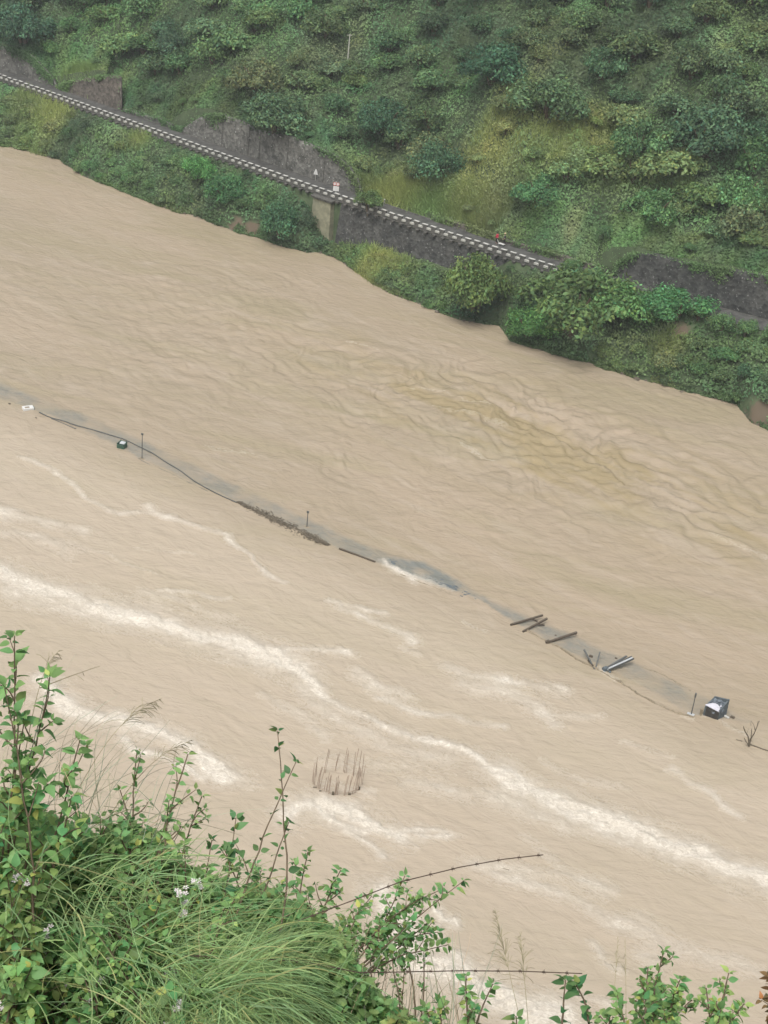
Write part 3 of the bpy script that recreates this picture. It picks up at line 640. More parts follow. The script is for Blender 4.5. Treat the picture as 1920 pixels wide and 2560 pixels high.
# ------------------------------------------------------------------ river
K = 1.1567   # overview picture units to photo units
def poly(pts, z=0): return np.array([on(p[0]*K, p[1]*K, z)[:2] for p in pts])
FOAM = [  # points, half width m, strength
    ([(-60, 1222), (0, 1242), (60, 1262), (130, 1287), (210, 1313), (300, 1338), (390, 1358), (480, 1385), (540, 1403), (590, 1418)], 1.0, 1.0), ([(520, 1400), (590, 1420), (640, 1445)], 1.1, .7), ([(20, 1275), (150, 1320), (300, 1365)], 1.0, .35), ([(640, 1480), (720, 1560), (830, 1600), (960, 1650)], .8, .38),
    ([(590, 1418), (640, 1448), (675, 1480), (700, 1508), (750, 1538), (800, 1560), (880, 1585), (950, 1610), (1020, 1636), (1080, 1668)], .42, .85),
    ([(1080, 1668), (1110, 1694), (1160, 1712), (1250, 1752), (1330, 1780), (1400, 1802), (1500, 1850), (1580, 1885), (1659, 1910), (1740, 1935)], .75, 1.3),
    ([(590, 1418), (640, 1404), (690, 1406), (750, 1416)], .4, .65),
    ([(90, 1475), (120, 1505), (165, 1540), (200, 1550), (250, 1560), (300, 1580), (360, 1585), (410, 1608), (440, 1640), (470, 1660), (500, 1685)], .7, 1.0),
    ([(255, 1600), (290, 1625), (340, 1630), (400, 1655), (450, 1680)], .3, .7),
    ([(620, 1765), (660, 1745), (710, 1738), (760, 1748), (790, 1765), (830, 1790), (850, 1800)], .7, 1.0),
    ([(690, 1755), (740, 1780), (780, 1800), (810, 1790)], .5, .7), ([(750, 1800), (790, 1830), (830, 1855)], .25, .7),
    ([(850, 1790), (900, 1782), (950, 1790), (985, 1805), (960, 1812), (900, 1800)], .35, .6),
    ([(-60, 1100), (0, 1108), (60, 1120), (120, 1135), (175, 1152)], .75, .5), ([(0, 1102), (50, 1104)], .3, .5),
    ([(50, 985), (90, 1000), (130, 1018), (165, 1050), (200, 1085), (260, 1105), (340, 1112), (400, 1130), (450, 1148), (500, 1160), (540, 1200), (575, 1235), (615, 1257)], .28, .55),
    ([(325, 1095), (345, 1112), (370, 1118)], .35, .6),
    ([(720, 1300), (770, 1312), (830, 1325)], .25, .65), ([(740, 1310), (790, 1332), (840, 1350), (875, 1372), (900, 1392)], .4, .6), ([(875, 1400), (910, 1420)], .5, .35),
    ([(970, 1440), (1010, 1455), (1060, 1470), (1120, 1480), (1210, 1490)], .6, .6), ([(1020, 1480), (1100, 1500), (1160, 1530), (1190, 1560)], .8, .45), ([(1150, 1540), (1220, 1548), (1300, 1552)], .45, .42),
    ([(760, 1450), (800, 1472), (830, 1490), (870, 1502)], .6, .5), ([(830, 1510), (890, 1532), (960, 1545), (1020, 1562), (1085, 1575)], .4, .55),
    ([(1460, 1665), (1490, 1688), (1520, 1712), (1560, 1740), (1600, 1762)], .35, .55),
    ([(835, 1930), (850, 1975), (870, 2005), (890, 2050), (915, 2085), (960, 2105), (1010, 2120), (1060, 2145), (1130, 2180), (1200, 2200)], .7, 1.45), ([(860, 2000), (920, 2030), (970, 2060), (990, 2090)], .35, .6), ([(930, 1960), (950, 1985), (980, 1990)], .3, .8), ([(940, 1980), (935, 2020)], .25, .6),
    ([(880, 1690), (960, 1700), (1050, 1722), (1130, 1745), (1200, 1780)], .8, .42), ([(1030, 1870), (1120, 1880), (1220, 1900), (1320, 1930)], .8, .42), ([(1060, 1900), (1160, 1925), (1260, 1960), (1340, 1990), (1400, 2010)], .7, .45), ([(1130, 1800), (1190, 1850), (1230, 1890)], .5, .35), ([(1380, 1990), (1420, 2030), (1400, 2060)], .8, .42),
    ([(300, 1280), (400, 1300), (500, 1330)], .7, .3), ([(350, 1275), (430, 1280), (500, 1290)], .3, .4), ([(700, 1650), (800, 1660), (900, 1650)], 1.2, .25), ([(1280, 2040), (1300, 2075), (1330, 2090)], .4, .5),
    ([(1450, 2040), (1550, 2080), (1640, 2100)], .9, .38), ([(1230, 2150), (1330, 2170)], .5, .45), ([(1300, 1450), (1315, 1462), (1330, 1470)], .25, .5), ([(1530, 1552), (1560, 1560), (1585, 1575), (1620, 1590)], .3, .35), ([(1475, 1545), (1500, 1556)], .25, .4), ([(835, 1215), (850, 1232), (880, 1240), (900, 1250)], .28, .95), ([(900, 1240), (940, 1262), (980, 1276)], .4, .4), ([(1000, 1345), (1040, 1360)], .3, .3), ([(690, 1700), (760, 1702), (800, 1712)], .3, .35), ([(300, 1180), (360, 1190), (420, 1200)], .4, .25), ([(130, 1180), (220, 1200), (330, 1240)], .5, .25), ([(0, 1150), (70, 1165), (150, 1200)], .9, .35), ([(560, 1500), (640, 1540), (700, 1600)], .7, .3), ([(1180, 1640), (1260, 1680), (1350, 1700)], .6, .3), ([(1350, 1610), (1450, 1640)], .5, .25), ([(440, 960), (540, 985)], .5, .2), ([(760, 740), (830, 760)], .5, .25), ([(940, 880), (1040, 905), (1090, 930)], .5, .3), ([(880, 840), (960, 850), (1060, 880)], .3, .25), ([(1000, 960), (1060, 1000)], .5, .3), ([(1520, 1150), (1600, 1180), (1659, 1200)], .6, .25)]
SLAB_UP = [(-60, 905), (0, 930), (90, 958), (180, 975), (300, 1015), (420, 1060), (520, 1090), (640, 1135), (740, 1170), (800, 1198), (880, 1215), (960, 1240), (1040, 1278), (1125, 1322), (1230, 1365), (1350, 1418), (1420, 1450), (1490, 1488), (1560, 1520), (1600, 1545)]
SLAB_LO = [(-60, 955), (0, 975), (60, 993), (150, 1020), (250, 1050), (340, 1085), (430, 1120), (515, 1172), (600, 1210), (700, 1252), (810, 1303), (865, 1335), (1000, 1376), (1090, 1420), (1140, 1366), (1200, 1398), (1280, 1432), (1400, 1490), (1490, 1545), (1560, 1556), (1600, 1560)]
SLAB_LO = [(-60, 935), (0, 955), (55, 885*1.14), (150, 1010), (260, 1000), (340, 1015), (430, 1058), (515, 1090), (600, 1125), (700, 1172), (810, 1213), (865, 1240), (1000, 1300), (1060, 1320), (1110, 1345), (1200, 1398), (1280, 1432), (1400, 1490), (1490, 1545), (1560, 1556), (1600, 1560)]
SLAB_UP = [(-60, 795), (0, 822), (90, 862), (180, 892), (300, 945), (420, 1003), (520, 1050), (640, 1107), (740, 1152), (800, 1180), (850, 1200), (920, 1213), (1000, 1258), (1060, 1295), (1125, 1322), (1230, 1365), (1350, 1418), (1420, 1450), (1490, 1488), (1560, 1520), (1600, 1545)]
SLAB_LO = [(-60, 845), (0, 862), (60, 882), (110, 900), (180, 930), (250, 965), (300, 992), (350, 1012), (430, 1050), (515, 1088), (600, 1128), (700, 1175), (800, 1212), (865, 1240), (960, 1270), (1040, 1300), (1110, 1345), (1200, 1398), (1280, 1432), (1400, 1490), (1490, 1545), (1560, 1556), (1600, 1560)]
ny_, nx_ = 820, 760
yy = 58*np.exp(np.linspace(0, math.log(420/58.), ny_)); kk = np.linspace(-1, 1, nx_); kk = kk*.62+.38*kk**3*2.2
YY, KK = np.meshgrid(yy, kk, indexing='ij'); XX = KK*(8+YY*.36)*1.25+2
def segdist(x, y, pts):
    d = np.full(x.shape, 1e9)
    for a_, b_ in zip(pts[:-1], pts[1:]):
        ab = b_-a_; L2 = (ab**2).sum(); t_ = np.clip(((x-a_[0])*ab[0]+(y-a_[1])*ab[1])/L2, 0, 1)
        d = np.minimum(d, np.hypot(x-a_[0]-t_*ab[0], y-a_[1]-t_*ab[1]))
    return d
xf, yf = XX.ravel(), YY.ravel()
wx = xf+noise2(xf, yf, 41, 4, .22)*1.3; wy = yf+noise2(xf, yf, 42, 4, .22)*1.3
foam = np.zeros(len(xf))
for pts, hw, st in FOAM:
    pw = poly(pts); lo = pw.min(0)-9; hi = pw.max(0)+9
    k = np.where((xf > lo[0]) & (xf < hi[0]) & (yf > lo[1]) & (yf < hi[1]))[0]
    d = segdist(wx[k], wy[k], pw); f = (np.exp(-(d/(hw*1.05))**2)*.52+np.exp(-(d/(hw*2.2))**2)*.22+np.exp(-(d/(hw*4.5))**2)*.26)*(1+.45*noise2(xf[k], yf[k], 43, 3, .35))
    foam[k] = np.maximum(foam[k], f*st)+np.minimum(foam[k], f*st)*.3
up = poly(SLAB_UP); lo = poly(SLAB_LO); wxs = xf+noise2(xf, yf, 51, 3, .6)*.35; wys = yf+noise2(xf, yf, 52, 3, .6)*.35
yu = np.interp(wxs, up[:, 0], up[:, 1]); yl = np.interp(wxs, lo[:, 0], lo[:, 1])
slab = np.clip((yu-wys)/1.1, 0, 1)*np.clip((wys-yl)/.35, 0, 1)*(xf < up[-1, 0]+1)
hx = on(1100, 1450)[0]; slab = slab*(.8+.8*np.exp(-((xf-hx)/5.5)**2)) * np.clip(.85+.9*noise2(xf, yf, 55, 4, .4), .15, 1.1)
# waves
tW = np.zeros(len(xf)); rg = np.random.default_rng(3)
cwx = xf+noise2(xf, yf, 61, 3, .05)*9; cwy = yf+noise2(xf, yf, 62, 3, .05)*9
rough_c = on(1380, 1120); rough = np.exp(-(((xf-rough_c[0])*.8+(yf-rough_c[1])*-.6)/45)**2-(((xf-rough_c[0])*.6+(yf-rough_c[1])*.8)/14)**2)
far = np.clip((yf-150)/30, 0, 1)
flow = R(-36)
fl = np.array([math.cos(flow), math.sin(flow)])
def fnoise(scale_l, scale_c, seed, rot=0.0, octs=4, warp=1.0):
    a_ = flow+rot; wx_ = xf+noise2(xf, yf, seed+1, 3, .09)*7*warp; wy_ = yf+noise2(xf, yf, seed+2, 3, .09)*7*warp
    return noise2((wx_*math.cos(a_)+wy_*math.sin(a_))/scale_l, (-wx_*math.sin(a_)+wy_*math.cos(a_))/scale_c, seed, octs, 1)
near_ = 1-far
chop = fnoise(3.2, 1.2, 101, 0, 4)*.075+fnoise(1.3, .8, 107, .5, 3)*.035
swell = (1-np.abs(fnoise(9, 3.2, 113, -.25, 3, 1.8))*2.4)*.28+(1-np.abs(fnoise(5, 2.0, 119, .3, 3, 1.8))*2.2)*.13
patchy = np.clip(.55+1.5*noise2(xf, yf, 127, 3, .03), .1, 1.5)
tW += chop*(.8*near_+1.35*far*patchy+1.1*rough)+swell*(.10+.22*far*patchy+1.15*rough)
for i in range(16):
    lam = rg.uniform(.8, 2.2); th = R(88)+rg.normal(0, .28); kx, ky = math.cos(th)*2*math.pi/lam, math.sin(th)*2*math.pi/lam
    tW += lam*.0045*np.sin(kx*cwx+ky*cwy+rg.uniform(0, 6.28))*np.clip(.35+noise2(xf, yf, 70+i, 2, .06)*1.8, 0, 1.2)*(.75*near_+.25*far)
tW += foam*.12+noise2(xf, yf, 91, 4, 1.4)*foam*.30
tW *= np.clip((yf-62)/20, .3, 1)
idx = np.arange(len(xf)).reshape(YY.shape)
Fq = np.stack([idx[:-1, :-1], idx[:-1, 1:], idx[1:, 1:], idx[1:, :-1]], -1).reshape(-1, 4)
me = npmesh('river', np.c_[xf, yf, tW], Fq, 4, True); attr(me, 'foam', foam); attr(me, 'rough', rough); attr(me, 'slab', slab); attr(me, 'near', np.clip((yl-wys)/14+.15, 0, 1))
mt = bpy.data.materials.new('silty_water'); mt.use_nodes = True; n = mt.node_tree; b = n.nodes['Principled BSDF']
def nd(t_, **kw):
    q = n.nodes.new(t_)
    for k_, v_ in kw.items(): setattr(q, k_, v_)
    return q
def noise(scale, rot, stretch, detail=5, rough_=.6, dist=0):
    tc = nd('ShaderNodeTexCoord'); mp = nd('ShaderNodeMapping'); mp.vector_type = 'TEXTURE'; mp.inputs['Rotation'].default_value = (0, 0, rot); mp.inputs['Scale'].default_value = (stretch, 1, 1)
    nz = nd('ShaderNodeTexNoise'); nz.inputs['Scale'].default_value = scale; nz.inputs['Detail'].default_value = detail; nz.inputs['Roughness'].default_value = rough_; nz.inputs['Distortion'].default_value = dist
    n.links.new(tc.outputs['Object'], mp.inputs[0]); n.links.new(mp.outputs[0], nz.inputs['Vector']); return nz.outputs['Fac']
def mrange(src, a_, b_, c_=0, d_=1):
    q = nd('ShaderNodeMapRange'); q.inputs[1].default_value = a_; q.inputs[2].default_value = b_; q.inputs[3].default_value = c_; q.inputs[4].default_value = d_; n.links.new(src, q.inputs[0]); return q.outputs[0]
def mixc(f, a_, b_):
    q = nd('ShaderNodeMix', data_type='RGBA')
    n.links.new(f, q.inputs[0])
    for s_, v_ in ((6, a_), (7, b_)):
        if isinstance(v_, tuple): q.inputs[s_].default_value = (*v_, 1)
        else: n.links.new(v_, q.inputs[s_])
    return q.outputs[2]
def math_(op, a_, b_, c_=None):
    q = nd('ShaderNodeMath', operation=op)
    for i_, v_ in enumerate((a_, b_, c_)):
        if v_ is None: continue
        if isinstance(v_, (int, float)): q.inputs[i_].default_value = v_
        else: n.links.new(v_, q.inputs[i_])
    return q.outputs[0]
c = mixc(mrange(noise(.05, flow, 3.0, 6, .6, .6), .36, .64), (.365, .296, .216), (.322, .266, .190))
c = mixc(mrange(noise(.10, R(-14), 4.0, 4, .6, .8), .48, .8), c, (.305, .262, .165))
c = mixc(mrange(noise(.30, flow, 3.5, 7, .7, 1.0), .5, .8, 0, .7), c, (.42, .355, .282))
c = mixc(mrange(noise(.9, R(-16), 5.0, 6, .65, 1.2), .55, .8, 0, .45), c, (.25, .21, .14))
na = nd('ShaderNodeAttribute'); na.attribute_name = 'near'; nf_ = math_('MULTIPLY', na.outputs['Fac'], .55); c = mixc(nf_, c, (.475, .405, .318))
ra = nd('ShaderNodeAttribute'); ra.attribute_name = 'rough'; c = mixc(math_('MULTIPLY', mrange(ra.outputs['Fac'], .1, .7, 0, .8), mrange(noise(.12, flow, 3.2, 5, .6, 1.0), .47, .60)), c, (.30, .24, .135))
fa = nd('ShaderNodeAttribute'); fa.attribute_name = 'foam'; sa = nd('ShaderNodeAttribute'); sa.attribute_name = 'slab'
sf = math_('MULTIPLY', sa.outputs['Fac'], mrange(noise(.9, flow, 2.0, 7, .75, 1.0), .35, .65, .45, 1.0))
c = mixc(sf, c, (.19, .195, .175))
fn = noise(1.1, R(-25), 2.4, 8, .7, 1.6); fn2 = noise(.28, R(-22), 2.0, 5, .6, 1.2)
fn3 = noise(2.2, R(-20), 1.8, 8, .75, 2.5); fm = math_('MULTIPLY_ADD', fn, 1.0, fa.outputs['Fac']); fm = math_('MULTIPLY_ADD', fn2, .8, fm); fm = math_('MULTIPLY_ADD', fn3, .6, fm)
lz = noise(1.0, R(-22), 1.9, 8, .68, 3.0); lace = mrange(math_('ABSOLUTE', math_('SUBTRACT', lz, .5), None), .0, .085, 1, 0)
core = math_('MULTIPLY', mrange(fm, 1.45, 2.05, 0, 1), mrange(fn3, .38, .58, .35, 1))
halo = math_('MULTIPLY', mrange(fa.outputs['Fac'], .10, .60, 0, .62), math_('MAXIMUM', math_('MULTIPLY', lace, .9), mrange(fn, .42, .75, 0, .8)))
ff = math_('MAXIMUM', core, halo)
gate = mrange(fa.outputs['Fac'], .05, .2); ff = math_('MULTIPLY', ff, gate)
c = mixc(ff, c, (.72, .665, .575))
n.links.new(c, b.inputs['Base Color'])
n.links.new(mrange(ff, 0, 1, .24, .8), b.inputs['Roughness']); b.inputs['IOR'].default_value = 1.33
b1 = nd('ShaderNodeBump'); b1.inputs['Strength'].default_value = .7; b1.inputs['Distance'].default_value = .15; n.links.new(noise(1.5, R(-3), 3.2, 5, .6, .6), b1.inputs['Height'])
b2 = nd('ShaderNodeBump'); b2.inputs['Strength'].default_value = .85; b2.inputs['Distance'].default_value = .22; n.links.new(noise(.55, flow, 2.6, 6, .62, 1.0), b2.inputs['Height']); n.links.new(b1.outputs[0], b2.inputs['Normal'])
b3 = nd('ShaderNodeBump'); b3.inputs['Strength'].default_value = .5; b3.inputs['Distance'].default_value = .15; n.links.new(ff, b3.inputs['Height']); n.links.new(b2.outputs[0], b3.inputs['Normal'])
n.links.new(b3.outputs[0], b.inputs['Normal'])
tag(link('river', me, mt), kind='structure')
# ------------------------------------------------------------------ damp air
q = MB(); q.box((-20, 210, 45), (560, 520, 100+6)); hz_ = q.build('haze', None)
mt = bpy.data.materials.new('damp_air'); mt.use_nodes = True; n = mt.node_tree; n.nodes.remove(n.nodes['Principled BSDF'])
pv = n.nodes.new('ShaderNodeVolumePrincipled'); pv.inputs['Density'].default_value = .00020; pv.inputs['Color'].default_value = (.93, .97, 1, 1); pv.inputs['Anisotropy'].default_value = 0
n.links.new(pv.outputs[0], n.nodes['Material Output'].inputs['Volume']); hz_.data.materials.clear(); hz_.data.materials.append(mt)
tag(hz_, kind='stuff')
# ------------------------------------------------------------------ wreckage along the flooded road
def wpt(px, py, z=0.0): return on(px, py, z)
Vc = lambda p: Vector([float(a_) for a_ in p])
M_GREY = mat('galvanised', (.42, .44, .45), .5, 5, .15); M_BOXM = mat('blue_grey_concrete', (.10, .12, .13), .8, 4, .4, .4, 10)
M_SHEET = mat('pale_sheet', (.50, .50, .55), .5, 6, .15); M_DRIFT = mat('driftwood', (.13, .11, .08), .9, 4, .4)
M_MUD = mat('silt_crust', (.24, .20, .14), .9, 3, .3, .4, 8)
# kerb edge of the flooded road, just breaking the surface
def lowridge(name, pts, wd_, ht, mt, label, cat, seed=0):
    rg = np.random.default_rng(seed); P = [wpt(*p) for p in pts]; D = []
    for a_, b_ in zip(P[:-1], P[1:]):
        n_ = max(2, int(np.linalg.norm(b_-a_)/.35)); D += [a_+(b_-a_)*k/n_ for k in range(n_)]
    D.append(P[-1]); org = D[0]; V = []; Fc = []
    for i, p in enumerate(D):
        q = D[min(i+1, len(D)-1)]-D[max(i-1, 0)]; q /= np.linalg.norm(q); nrm = np.array([-q[1], q[0], 0])
        w_ = wd_*rg.uniform(.5, 1.3); h = ht*rg.uniform(.25, 1.25); off = rg.normal(0, .05)
        for k, (u_, z_) in enumerate([(-1, -.25), (-.7, h*.6), (-.1, h), (.6, h*.7), (1, -.25)]): V.append(p-org+nrm*(u_*w_+off)+np.array([0, 0, z_]))
        if i: a_ = (i-1)*5; Fc += [(a_+k, a_+5+k, a_+6+k, a_+1+k) for k in range(4)]
    o = link(name, npmesh(name, V, Fc), mt); o.location = org; return tag(o, label, cat)
lowridge('kerb', [(1318, 1578), (1365, 1604), (1400, 1620), (1440, 1648), (1478, 1665), (1520, 1690), (1560, 1712), (1600, 1738), (1640, 1760), (1690, 1782), (1735, 1795)], .16, .22, M_MUD, 'broken brown kerb of the flooded road breaking the surface below the fallen posts', 'kerb', 1)
lowridge('kerb', [(1600, 1668), (1640, 1680), (1680, 1700), (1725, 1728)], .07, .10, M_MUD, 'thin dark far kerb line left of the thin pole by the concrete box', 'kerb', 2)
lowridge('kerb', [(965, 1415), (1010, 1440), (1060, 1460), (1110, 1478), (1150, 1495)], .07, .07, M_MUD, 'dark near edge of the grey ripple patch in midstream', 'kerb', 3)
# long sagging pipe
def tube_thing(name, pts, rad, z, mt, label, cat, zs=None, n=8):
    P = [Vc(wpt(p[0], p[1], (zs[i] if zs else z))) for i, p in enumerate(pts)]
    # smooth
    Q = []
    for i in range(len(P)-1):
        p0 = P[max(i-1, 0)]; p1 = P[i]; p2 = P[i+1]; p3 = P[min(i+2, len(P)-1)]
        for k in range(6):
            t_ = k/6; Q.append(.5*((2*p1)+(p2-p0)*t_+(2*p0-5*p1+4*p2-p3)*t_*t_+(3*p1-p0-3*p2+p3)*t_**3))
    Q.append(P[-1]); org = Q[0].copy(); q = MB(); q.tube([a_-org for a_ in Q], rad, n); o = q.build(name, mt, None, 0, True); o.location = org
    return tag(o, label, cat)
tube_thing('pipe', [(98, 1030), (125, 1043), (158, 1052), (190, 1063), (235, 1075), (278, 1088), (310, 1098), (345, 1115), (380, 1132), (415, 1155), (450, 1176), (490, 1205), (545, 1235), (592, 1256)], .07, .12, M_STEEL, 'long thin dark pipe curving along the flooded road edge at left', 'pipe')
tube_thing('pipe', [(128, 1046), (150, 1055), (175, 1066), (190, 1072)], .06, .08, M_STEEL, 'short dark pipe end splitting off below the long curved pipe', 'pipe')
tube_thing('pipe', [(345, 1146), (380, 1164), (420, 1180), (470, 1205), (520, 1228)], .03, .03, M_STEEL, 'very thin faint wire line trailing in the water below the long pipe', 'wire')
# debris raft
rg = np.random.default_rng(8); P = [wpt(*p) for p in [(594, 1256), (640, 1278), (690, 1300), (740, 1325), (790, 1350), (820, 1363)]]; q = MB()
for k in range(950):
    u_ = rg.random()*(len(P)-1); i = min(int(u_), len(P)-2); c_ = P[i]+(P[i+1]-P[i])*(u_-i); wd_ = (.12+.34*math.sin(math.pi*min(1, u_/(len(P)-1)))**.8)
    c_ = c_+np.array([rg.normal(0, wd_*.5), rg.normal(0, wd_), rg.uniform(0, .14)]); th = R(-36)+rg.normal(0, .7); L = rg.uniform(.1, .7)
    d = np.array([math.cos(th), math.sin(th), rg.normal(0, .12)])*L/2; q.tube([Vc(c_-d), Vc(c_+d)], [rg.uniform(.015, .045)]*2, 4)
tag(q.build('driftwood_raft', M_DRIFT), 'brown band of twigs and flood debris caught along the submerged road edge', 'debris', kind='stuff')
# grey ripple patch: stones and sticks just awash
for cx, cy, sx, n_, lb in [(980, 1404, 10, 26, 'small cluster of dark stones at the upstream tip of the grey patch'), (1120, 1465, 62, 130, 'line of dark broken stones awash on the grey midstream patch')]:
    q = MB(); org = wpt(cx, cy)
    for k in range(n_):
        u_ = rg.normal(0, .5); p = wpt(cx+u_*sx, cy+u_*sx*.42+rg.normal(0, 4))-org; r_ = rg.uniform(.08, .26)
        q.box((p[0], p[1], rg.uniform(-.08, .02)), (r_*2.4, r_, r_*.7), Matrix.Rotation(R(-36)+rg.normal(0, .5), 3, 'Z'), .6)
    o = q.build('rubble', M_BOXM, None, .02); o.location = org; tag(o, lb, 'rubble', kind='stuff')
# beams and posts
def beam(name, a_, b_, za, zb, wd_, ht, mt, label, cat, group=None, cap=None):
    A = Vc(wpt(a_[0], a_[1], za)); B = Vc(wpt(b_[0], b_[1], zb)); q = MB(); q.bar((0, 0, 0), B-A, wd_, ht); o = q.build(name, mt, None, .02); o.location = A
    return tag(o, label, cat, group)
beam('timber_beam', (848, 1371), (938, 1405), .12, .06, .2, .2, M_WOOD, 'straight dark timber beam floating just left of the grey ripple patch', 'beam')
G = 'timbers sticking out of the flooded road'
beam('timber_beam', (1276, 1562), (1357, 1538), .1, .55, .2, .2, M_WOOD, 'leftmost and upper of the three long slanted timbers over the flooded road', 'beam', G)
beam('timber_beam', (1307, 1579), (1368, 1546), .1, .6, .2, .2, M_WOOD, 'middle slanted timber crossing a short stub over the flooded road', 'beam', G)
beam('timber_beam', (1366, 1607), (1442, 1581), .12, .6, .24, .22, M_WOOD, 'thickest slanted timber with a knotted low end on the kerb', 'beam', G)
beam('timber_stub', (1328, 1546), (1344, 1553), .3, .15, .14, .14, M_WOOD, 'short dark stub between the two crossed timbers, upper one', 'stub', G)
beam('timber_stub', (1342, 1560), (1361, 1562), .4, .15, .16, .14, M_WOOD, 'short dark stub beside the crossing of the middle timber', 'stub', G)
beam('timber_stub', (1364, 1606), (1374, 1603), .1, .3, .34, .3, M_WOOD, 'blocky knot of wood at the foot of the thickest timber', 'stub', G)
beam('fence_post', (1487, 1674), (1460, 1624), .0, .9, .16, .16, M_STEEL, 'grey post leaning left above the kerb, left one of the V shaped pair', 'post')
beam('fence_post', (1489, 1670), (1500, 1630), .0, .9, .13, .13, M_STEEL, 'grey post leaning right above the kerb, right one of the V shaped pair', 'post')
beam('timber_stub', (1470, 1650), (1483, 1664), .1, .3, .12, .12, M_WOOD, 'small dark bar leaning at the foot of the left leaning post', 'stub')
beam('timber_beam', (1514, 1671), (1567, 1640), .2, .9, .2, .14, M_STEEL, 'dark plank behind the shiny grey metal trough', 'plank')
t = beam('metal_trough', (1518, 1674), (1582, 1645), .25, .95, .34, .10, M_GREY, 'shiny pale grey metal trough lying slanted on the kerb beside a dark plank', 'trough')
A = Vc(wpt(1518, 1674, .25)); B = Vc(wpt(1582, 1645, .95)); x_ = (B-A).normalized(); y_ = Vector((0, 0, 1)).cross(x_).normalized()
for sgn in (-1, 1):
    q = MB(); q.bar(y_*sgn*.2+Vector((0, 0, .06)), B-A+y_*sgn*.2+Vector((0, 0, .06)), .05, .22); q.build('trough_side', M_STEEL, t)
q = MB(); q.box((0, 0, .15), (.75, .6, .55), Matrix.Rotation(.5, 3, 'Z'), .7); q.box((.45, -.25, .0), (.3, .3, .3)); o = q.build('concrete_lump', M_BOXM, None, .05); o.location = wpt(1513, 1676); tag(o, 'dark concrete lump at the low end of the grey metal trough', 'concrete lump')
q = MB(); q.box((0, 0, .05), (.32, .26, .26), Matrix.Rotation(.4, 3, 'Z'), .7); o = q.build('stone', M_WHITE, None, .04); o.location = wpt(1508, 1682); tag(o, 'small pale stone below the dark concrete lump', 'stone')
for px, py, r_, lb in [(1477, 1641, .24, 'dark knob poking from the water between the two leaning posts'), (1540, 1646, .18, 'small dark knob beside the upper end of the dark plank'), (1389, 1589, .16, 'small dark knob left of the thickest timber'), (1440, 1587, .10, 'tiny dark knob under the tip of the thickest timber'), (1831, 1794, .28, 'dark stump in the water between the concrete box and dead branches'), (90, 1045, .16, 'dark spot of debris below the floating white box'), (24, 1010, .2, 'dark sliver of debris at the left edge beside the white box')]:
    q = MB(); q.box((0, 0, .02), (r_*2, r_*1.3, r_*1.1), Matrix.Rotation(-.5, 3, 'Z'), .65); o = q.build('stump', M_WOOD, None, .04); o.location = wpt(px, py); tag(o, lb, 'stump')
# white box adrift
q = empty('floating_box', wpt(70, 1023), 'white rectangular box adrift at the left end of the long pipe', 'box', rz=R(28))
q.scale = (1.25, 1.3, 1.2); b_ = MB(); b_.box((0, 0, .12), (1.15, .75, .32)); b_.build('box_body', M_SIGNW, q, .03); b_ = MB(); b_.box((-.1, -.05, .285), (.5, .3, .02)); b_.build('dark_opening', M_MUD, q); b_ = MB(); b_.box((.62, .0, .1), (.08, .6, .2)); b_.build('end_strip', M_BOXM, q)
# green bin on a small pad
q = empty('dumpster', wpt(305, 1119), 'small dark green container standing in the water beside the long pipe', 'container', rz=R(-18))
b_ = MB(); gm = mat('dark_green_paint', (.05, .10, .07), .5, 6, .3)
for c_, sz in [((0, -.42, .3), (1.05, .08, .62)), ((0, .42, .42), (1.05, .08, .8)), ((-.5, 0, .36), (.08, .84, .7)), ((.5, 0, .36), (.08, .84, .7)), ((0, 0, .2), (.96, .78, .3))]: b_.box(c_, sz)
b_.build('container_body', gm, q, .01); b_ = MB(); b_.box((.05, .1, .68), (.7, .55, .07), Matrix.Rotation(.25, 3, 'X')); b_.build('lid', M_GREY, q, .01); b_ = MB(); b_.box((.1, -.75, .0), (.6, .2, .12)); b_.build('step', M_MUD, q, .02)
# thin poles
for bp, tp, lb, kd in [((355, 1147), (358, 1086), 'thin lamp like pole rising from the water across the long pipe', 1), ((767, 1318), (775, 1280), 'short thin pole above the brown debris band', 1), ((1728, 1786), (1738, 1727), 'thin pole with a dark tip beside the concrete box', 0)]:
    base = wpt(*bp); s_ = abs(bp[1]-tp[1])/(F/np.dot(base-CAMP, _fw))/math.cos(R(25)); t = empty('marker_pole', base, lb, 'pole')
    q = MB(); q.tube([(0, 0, -.5), (.02, 0, s_)], [.06, .045], 8); q.build('shaft', M_STEEL, t)
    q = MB(); (q.box((.02, 0, s_+.08), (.3, .12, .26)) if kd else q.tube([(.02, 0, s_-.5), (.02, 0, s_)], .1, 8)); q.build('pole_head', M_STEEL, t, .02)
    q = MB(); q.box((-.05, 0, 0), (.75, .4, .14), Matrix.Rotation(-.4, 3, 'Z')); q.build('footing', M_MUD if kd else M_GREY, t, .03)
